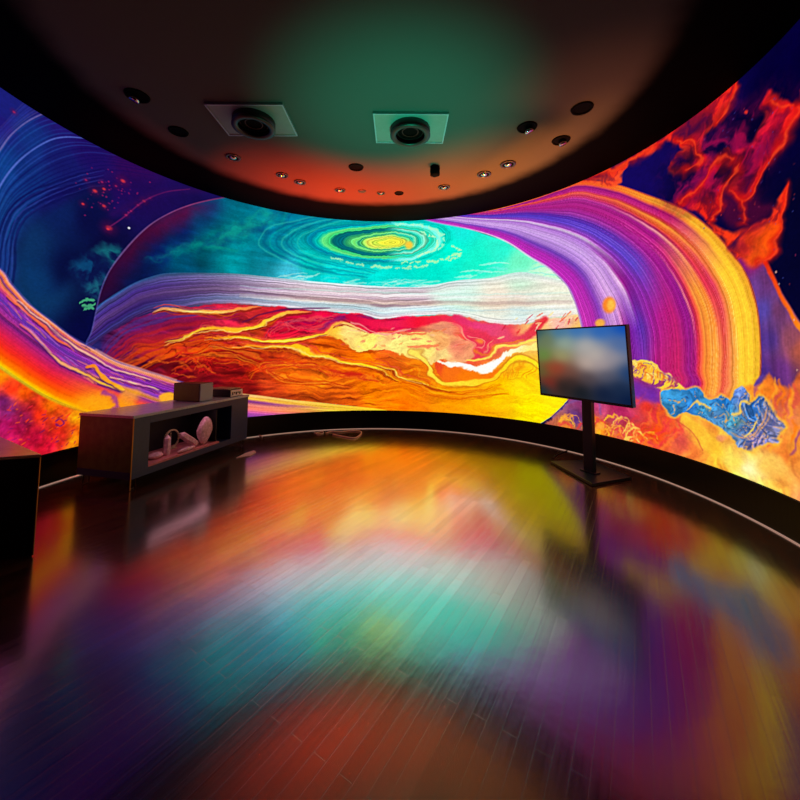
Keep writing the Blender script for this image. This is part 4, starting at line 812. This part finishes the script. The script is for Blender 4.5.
def crystal(name, a, b, length, rad, tilt, label, material, z=0.0):
    bm = bmesh.new(); n = 6; prof = [(rad*.85, 0), (rad, length*.15), (rad*.92, length*.8), (0, length)]
    disc_lathe(bm, [(0, 0)]+prof, n); bmesh.ops.rotate(bm, cent=(0, 0, 0), matrix=Matrix.Rotation(tilt, 3, 'Y'), verts=bm.verts)
    zm = min(v.co.z for v in bm.verts); bmesh.ops.translate(bm, vec=(0, 0, -zm), verts=bm.verts)
    o = link(name, bm, material); o.location = c2w(a, b, Z0+.1005+z); o.rotation_euler = (0, 0, A1); tag(o, label, 'crystal', 'pink crystals and stones in the console niche'); return o
crystal('crystal', .56, .13, .24, .042, .05, 'upright violet pink crystal standing in the console niche', M['quartz'])
crystal('crystal', .98, .1, .33, .05, -.95, 'long pink crystal leaning to the left in the console niche', M['quartz'])
rock('geode', 1.12, .09, (.26, .12, .36), M['quartz'], 'big upright oval pink crystal geode in the console niche', 'crystal', 5, (0, .12, 0), n=3)
rock('stone', .42, .13, (.2, .12, .07), M['quartz'], 'flat pink stone at the near end of the niche board', 'stone', 8)
rock('stone', .76, .035, (.3, .06, .05), M['quartz'], 'long flat pink stone in front of the two crystals', 'stone', 11)
rock('stone', .3, .2, (.12, .1, .38), M['palestone'], 'tall pale tan stone standing at the near end of the console niche', 'stone', 21)
bm = bmesh.new(); tube(bm, [(0, -.01+.1*0, .12+.1*math.sin(t_)) if 0 else (.11*math.cos(t_), 0, .125+.11*math.sin(t_)) for t_ in np.linspace(0, 2*math.pi, 28, endpoint=False)], .012, closed=True)
o = link('ring_ornament', bm, M['palestone'], smooth=True); bm = bmesh.new(); box(bm, -.05, .05, -.035, .035, 0, .014, .003); prt = link('foot', bm, M['palestone'], o)
bm = bmesh.new(); tube(bm, [(0, .02, .014), (0, .02, .2)], .008); link('stem', bm, M['palestone'], o)
o.location = c2w(.8, .3, Z0+.1); o.rotation_euler = (0, 0, A1); o.location.z = Z0+.1005; tag(o, 'pale ring shaped ornament standing behind the crystals in the console niche', 'ornament')

# the boxes standing on the console
b1 = thing('speaker_box', 'squat dark speaker box with a grey front, standing on the console', 'speaker', c2w(1.02, .1, Z1), A1)
bm = bmesh.new(); box(bm, 0, .24, 0.012, .43, .004, .245, .008); link('case', bm, M['olive'], b1)
bm = bmesh.new(); box(bm, .006, .234, -.002, .0115, .008, .24, .004); link('front_grille', bm, M['steel'], b1)
for a in (.03, .21):
    for b in (.05, .38):
        bm = bmesh.new(); disc_lathe(bm, [(0, 0), (.015, 0), (.015, .006), (0, .006)], 12, (a, b, 0)); link('foot', bm, M['can'], b1)
b2 = thing('media_player', 'flat dark green box with a white label end, on the far end of the console', 'electronics', c2w(1.55, .04, Z1), A1)
bm = bmesh.new(); box(bm, 0, .27, .012, .46, .004, .105, .006); link('case', bm, M['green'], b2)
bm = bmesh.new(); box(bm, .004, .266, 0, .0115, .008, .1, .002); link('front_panel', bm, M['white'], b2)
bm = bmesh.new()
for i in range(5): box(bm, .03+i*.04, .05+i*.04, -.004, -.0002, .03+.02*(i % 2), .07)
link('buttons', bm, M['can'], b2)
for a in (.03, .24):
    for b in (.05, .42):
        bm = bmesh.new(); disc_lathe(bm, [(0, 0), (.012, 0), (.012, .006), (0, .006)], 12, (a, b, 0)); link('foot', bm, M['can'], b2)
bm = bmesh.new(); prism(bm, [(0, 0), (.26, -.02), (.27, .33), (.01, .34)], 0, .016, .003); o = link('book', bm, M['palestone']); o.location = c2w(1.555, .1, Z1+.1055); o.rotation_euler = (0, 0, A1); tag(o, 'thin pale booklet lying on the flat dark green box', 'book')

# ------------------------------------------------------------------ cabinet at the left edge
cab = thing('cabinet', 'navy black cabinet with a tan top, cut off by the left picture edge', 'cabinet', (-2.25, -.8, 0))
P = [(0, 0), (-.92, -.31), (-1.1, .2), (-1.02, .62)]
def inset(k): c = np.mean(P, 0); return [tuple(c+(np.array(p)-c)*k) for p in P]
bm = bmesh.new(); prism(bm, inset(.985), .0, .69, .004); link('body', bm, M['navycab'], cab)
bm = bmesh.new(); prism(bm, P, .6905, .712, .003); link('top', bm, M['tantop'], cab)
bm = bmesh.new(); tube(bm, [(-.004, -.004, .01), (-.004, -.004, .69)], .006, 6); link('corner_edge', bm, M['bronze'], cab)

# ------------------------------------------------------------------ monitor on its floor stand
st = thing('monitor_stand', 'black floor stand with a wide angular base plate and one post', 'stand', (2.655, .985, 0))
O = np.array([2.655, .985])
bm = bmesh.new(); prism(bm, [tuple(np.array(p)-O) for p in [(2.36, 1.42), (2.48, .60), (3.05, .82), (2.93, 1.5)]], 0.004, .034, .005); bs = link('base_plate', bm, M['standblack'], st)
for p in ((2.44, 1.36), (2.54, .7), (2.95, .87), (2.88, 1.4)):
    bm = bmesh.new(); disc_lathe(bm, [(0, 0), (.02, 0), (.02, .0035), (0, .0035)], 12, (p[0]-O[0], p[1]-O[1], 0)); link('foot_pad', bm, M['can'], st)
AM = math.atan2(-.9, .434)      # along the screen
bm = bmesh.new(); box(bm, -.065, .065, -.03, .03, .0345, 1.42, .006); bmesh.ops.rotate(bm, cent=(0, 0, 0), matrix=Matrix.Rotation(AM, 3, 'Z'), verts=bm.verts); pole = link('post', bm, M['standblack'], st)
bm = bmesh.new(); box(bm, -.1, .1, -.05, .05, .0345, .05, .004); bmesh.ops.rotate(bm, cent=(0, 0, 0), matrix=Matrix.Rotation(AM, 3, 'Z'), verts=bm.verts); link('collar', bm, M['standblack'], pole)
bm = bmesh.new(); box(bm, -.25, .25, -.075, -.031, 1.2, 1.24); box(bm, -.25, .25, -.075, -.031, 1.42, 1.46); box(bm, -.12, -.08, -.075, -.031, 1.2405, 1.4195); box(bm, .08, .12, -.075, -.031, 1.2405, 1.4195)
bmesh.ops.rotate(bm, cent=(0, 0, 0), matrix=Matrix.Rotation(AM, 3, 'Z'), verts=bm.verts); link('mounting_bracket', bm, M['standblack'], st)
W_, H_ = 1.25, .885
mon = thing('monitor', 'flat display showing a blurred image, mounted on the black floor stand', 'monitor', (2.655-.092*.9, .985-.092*.434, 1.33), AM)  # the blurred image is a room reflection painted as emissive colour
mon.rotation_euler = (math.radians(3.6), 0, AM)
bm = bmesh.new(); box(bm, -W_/2, W_/2, -.05, 0, -H_/2, H_/2, .006); link('case', bm, M['bezel'], mon)
bm = bmesh.new()
f_ = .018
for a in ((-W_/2, W_/2, -H_/2, -H_/2+f_*1.6), (-W_/2, W_/2, H_/2-f_, H_/2), (-W_/2, -W_/2+f_, -H_/2+f_*1.6, H_/2-f_), (W_/2-f_, W_/2, -H_/2+f_*1.6, H_/2-f_)): box(bm, a[0], a[1], -.058, -.0502, a[2], a[3])
link('bezel', bm, M['standblack'], mon)
# display: blurred reflection of the room painted as emissive colour
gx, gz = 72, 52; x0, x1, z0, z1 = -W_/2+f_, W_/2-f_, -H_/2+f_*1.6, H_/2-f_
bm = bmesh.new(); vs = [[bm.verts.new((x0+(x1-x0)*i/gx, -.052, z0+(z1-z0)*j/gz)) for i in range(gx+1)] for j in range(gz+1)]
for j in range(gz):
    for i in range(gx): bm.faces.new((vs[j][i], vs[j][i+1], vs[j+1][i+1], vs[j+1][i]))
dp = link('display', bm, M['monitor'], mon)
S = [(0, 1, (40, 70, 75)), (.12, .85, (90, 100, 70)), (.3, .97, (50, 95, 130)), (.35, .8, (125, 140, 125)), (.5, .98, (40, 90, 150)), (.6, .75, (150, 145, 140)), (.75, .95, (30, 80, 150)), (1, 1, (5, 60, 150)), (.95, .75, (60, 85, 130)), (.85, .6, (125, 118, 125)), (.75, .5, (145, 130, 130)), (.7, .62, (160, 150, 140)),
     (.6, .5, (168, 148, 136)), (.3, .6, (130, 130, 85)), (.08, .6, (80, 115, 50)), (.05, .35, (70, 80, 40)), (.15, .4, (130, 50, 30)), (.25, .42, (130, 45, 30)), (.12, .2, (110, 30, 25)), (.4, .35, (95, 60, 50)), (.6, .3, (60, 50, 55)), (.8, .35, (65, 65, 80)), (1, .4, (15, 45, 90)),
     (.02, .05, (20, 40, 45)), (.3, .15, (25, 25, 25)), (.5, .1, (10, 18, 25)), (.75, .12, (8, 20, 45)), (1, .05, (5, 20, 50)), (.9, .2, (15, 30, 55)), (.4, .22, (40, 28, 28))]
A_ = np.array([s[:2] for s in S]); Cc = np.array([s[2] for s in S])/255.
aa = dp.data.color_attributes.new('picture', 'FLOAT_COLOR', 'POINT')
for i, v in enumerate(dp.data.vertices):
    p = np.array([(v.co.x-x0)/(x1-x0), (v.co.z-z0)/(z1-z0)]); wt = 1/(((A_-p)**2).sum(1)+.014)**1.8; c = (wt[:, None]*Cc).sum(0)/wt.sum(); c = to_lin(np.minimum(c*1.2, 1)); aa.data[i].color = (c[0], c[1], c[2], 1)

# ------------------------------------------------------------------ cables on the floor
CAB1 = [(-0.79, 2.984), (-0.555, 2.806), (-0.377, 2.74), (-0.308, 3.032), (-0.348, 3.244), (-0.532, 3.265), (-0.7, 3.18), (-0.86, 3.176), (-0.934, 3.096)]
CAB2 = [(-1.12, 3.08), (-1.02, 3.2), (-.98, 3.06), (-1.06, 3.0), (-1.15, 3.14)]
CAB3 = [(-2.315, 3.184), (-2.147, 3.031), (-1.935, 2.742)]
CAB4 = [(-1.855, 1.579), (-1.703, 1.675), (-1.698, 1.875), (-1.757, 1.952), (-1.819, 1.821)]
CAB5 = [(3.081, 1.987), (2.984, 2.093), (2.799, 1.982), (2.579, 1.774), (2.477, 1.629)]
def cable(pts, r, material, label, name='cable', k=6, closed=False, grp=None):
    bm = bmesh.new(); tube(bm, [(x, y, r+(z if z else 0)) for x, y, z in curve_pts([(p[0], p[1], p[2] if len(p) > 2 else 0) for p in pts], k)], r, 8, closed); o = link(name, bm, material, smooth=True); tag(o, label, 'cable', grp); return o
cable(CAB1, .011, M['cable'], 'thin pale cable lying in a flat loop near the far skirting')
cable(CAB2, .009, M['cable'], 'short pale tangled cable piece left of the flat cable loop')
cable(CAB3, .014, M['cable'], 'short white cable at the far end of the console by the skirting')
cable(CAB5, .008, M['darkcable'], 'thin dark cable curling behind the monitor stand base')
bm = bmesh.new(); prism(bm, CAB4, 0, .012, .004); o = link('cover_strip', bm, M['cable']); tag(o, 'flat pale strip lying on the planks in front of the console', 'strip')

# ------------------------------------------------------------------ light
def spot(name, loc, aim, col, power, size, blend_=1., rad=.08):
    l = bpy.data.lights.new(name, 'SPOT'); l.energy = power; l.color = lin(col); l.spot_size = math.radians(size); l.spot_blend = blend_; l.shadow_soft_size = rad
    o = bpy.data.objects.new(name, l); COL.objects.link(o); o.location = loc; o.rotation_euler = (Vector(aim)-Vector(loc)).to_track_quat('-Z', 'Y').to_euler(); return o
LIGHT_ANG = [8, 25, 42, 58, 74, 90, 106, 122, 138, 158]
LIGHT_COL = [(255, 140, 90), (255, 150, 60), (255, 140, 40), (255, 120, 30), (255, 85, 15), (255, 70, 5), (255, 60, 0), (255, 55, 0), (255, 50, 5), (255, 50, 15)]
LIGHT_POW = [350, 650, 1000, 1050, 1300, 1550, 1700, 1700, 1400, 700]; GREEN = 520.
for i, a in enumerate(LIGHT_ANG):  # added lamps without fixtures, to colour the ceiling rim orange
    t_ = math.radians(a); spot('added_uplight', (3.2*math.cos(t_), 3.2*math.sin(t_), .4), (2.45*math.cos(t_), 2.45*math.sin(t_), HC), LIGHT_COL[i], LIGHT_POW[i], 42)
spot('added_uplight', (.6, -.4, .5), (.4, .25, HC), (0, 255, 190), GREEN, 52)  # added green lamp, no fixture, tints the middle of the ceiling
l = bpy.data.lights.new('added_niche_lamp', 'AREA'); l.shape = 'RECTANGLE'; l.size = .9; l.size_y = .03; l.energy = .5; l.color = lin((255, 175, 190))  # added lamp, unseen under the top rail, to brighten the crystals
o = bpy.data.objects.new('added_niche_lamp', l); COL.objects.link(o); o.location = c2w(.75, .05, .655); o.rotation_euler = (0, 0, A1)
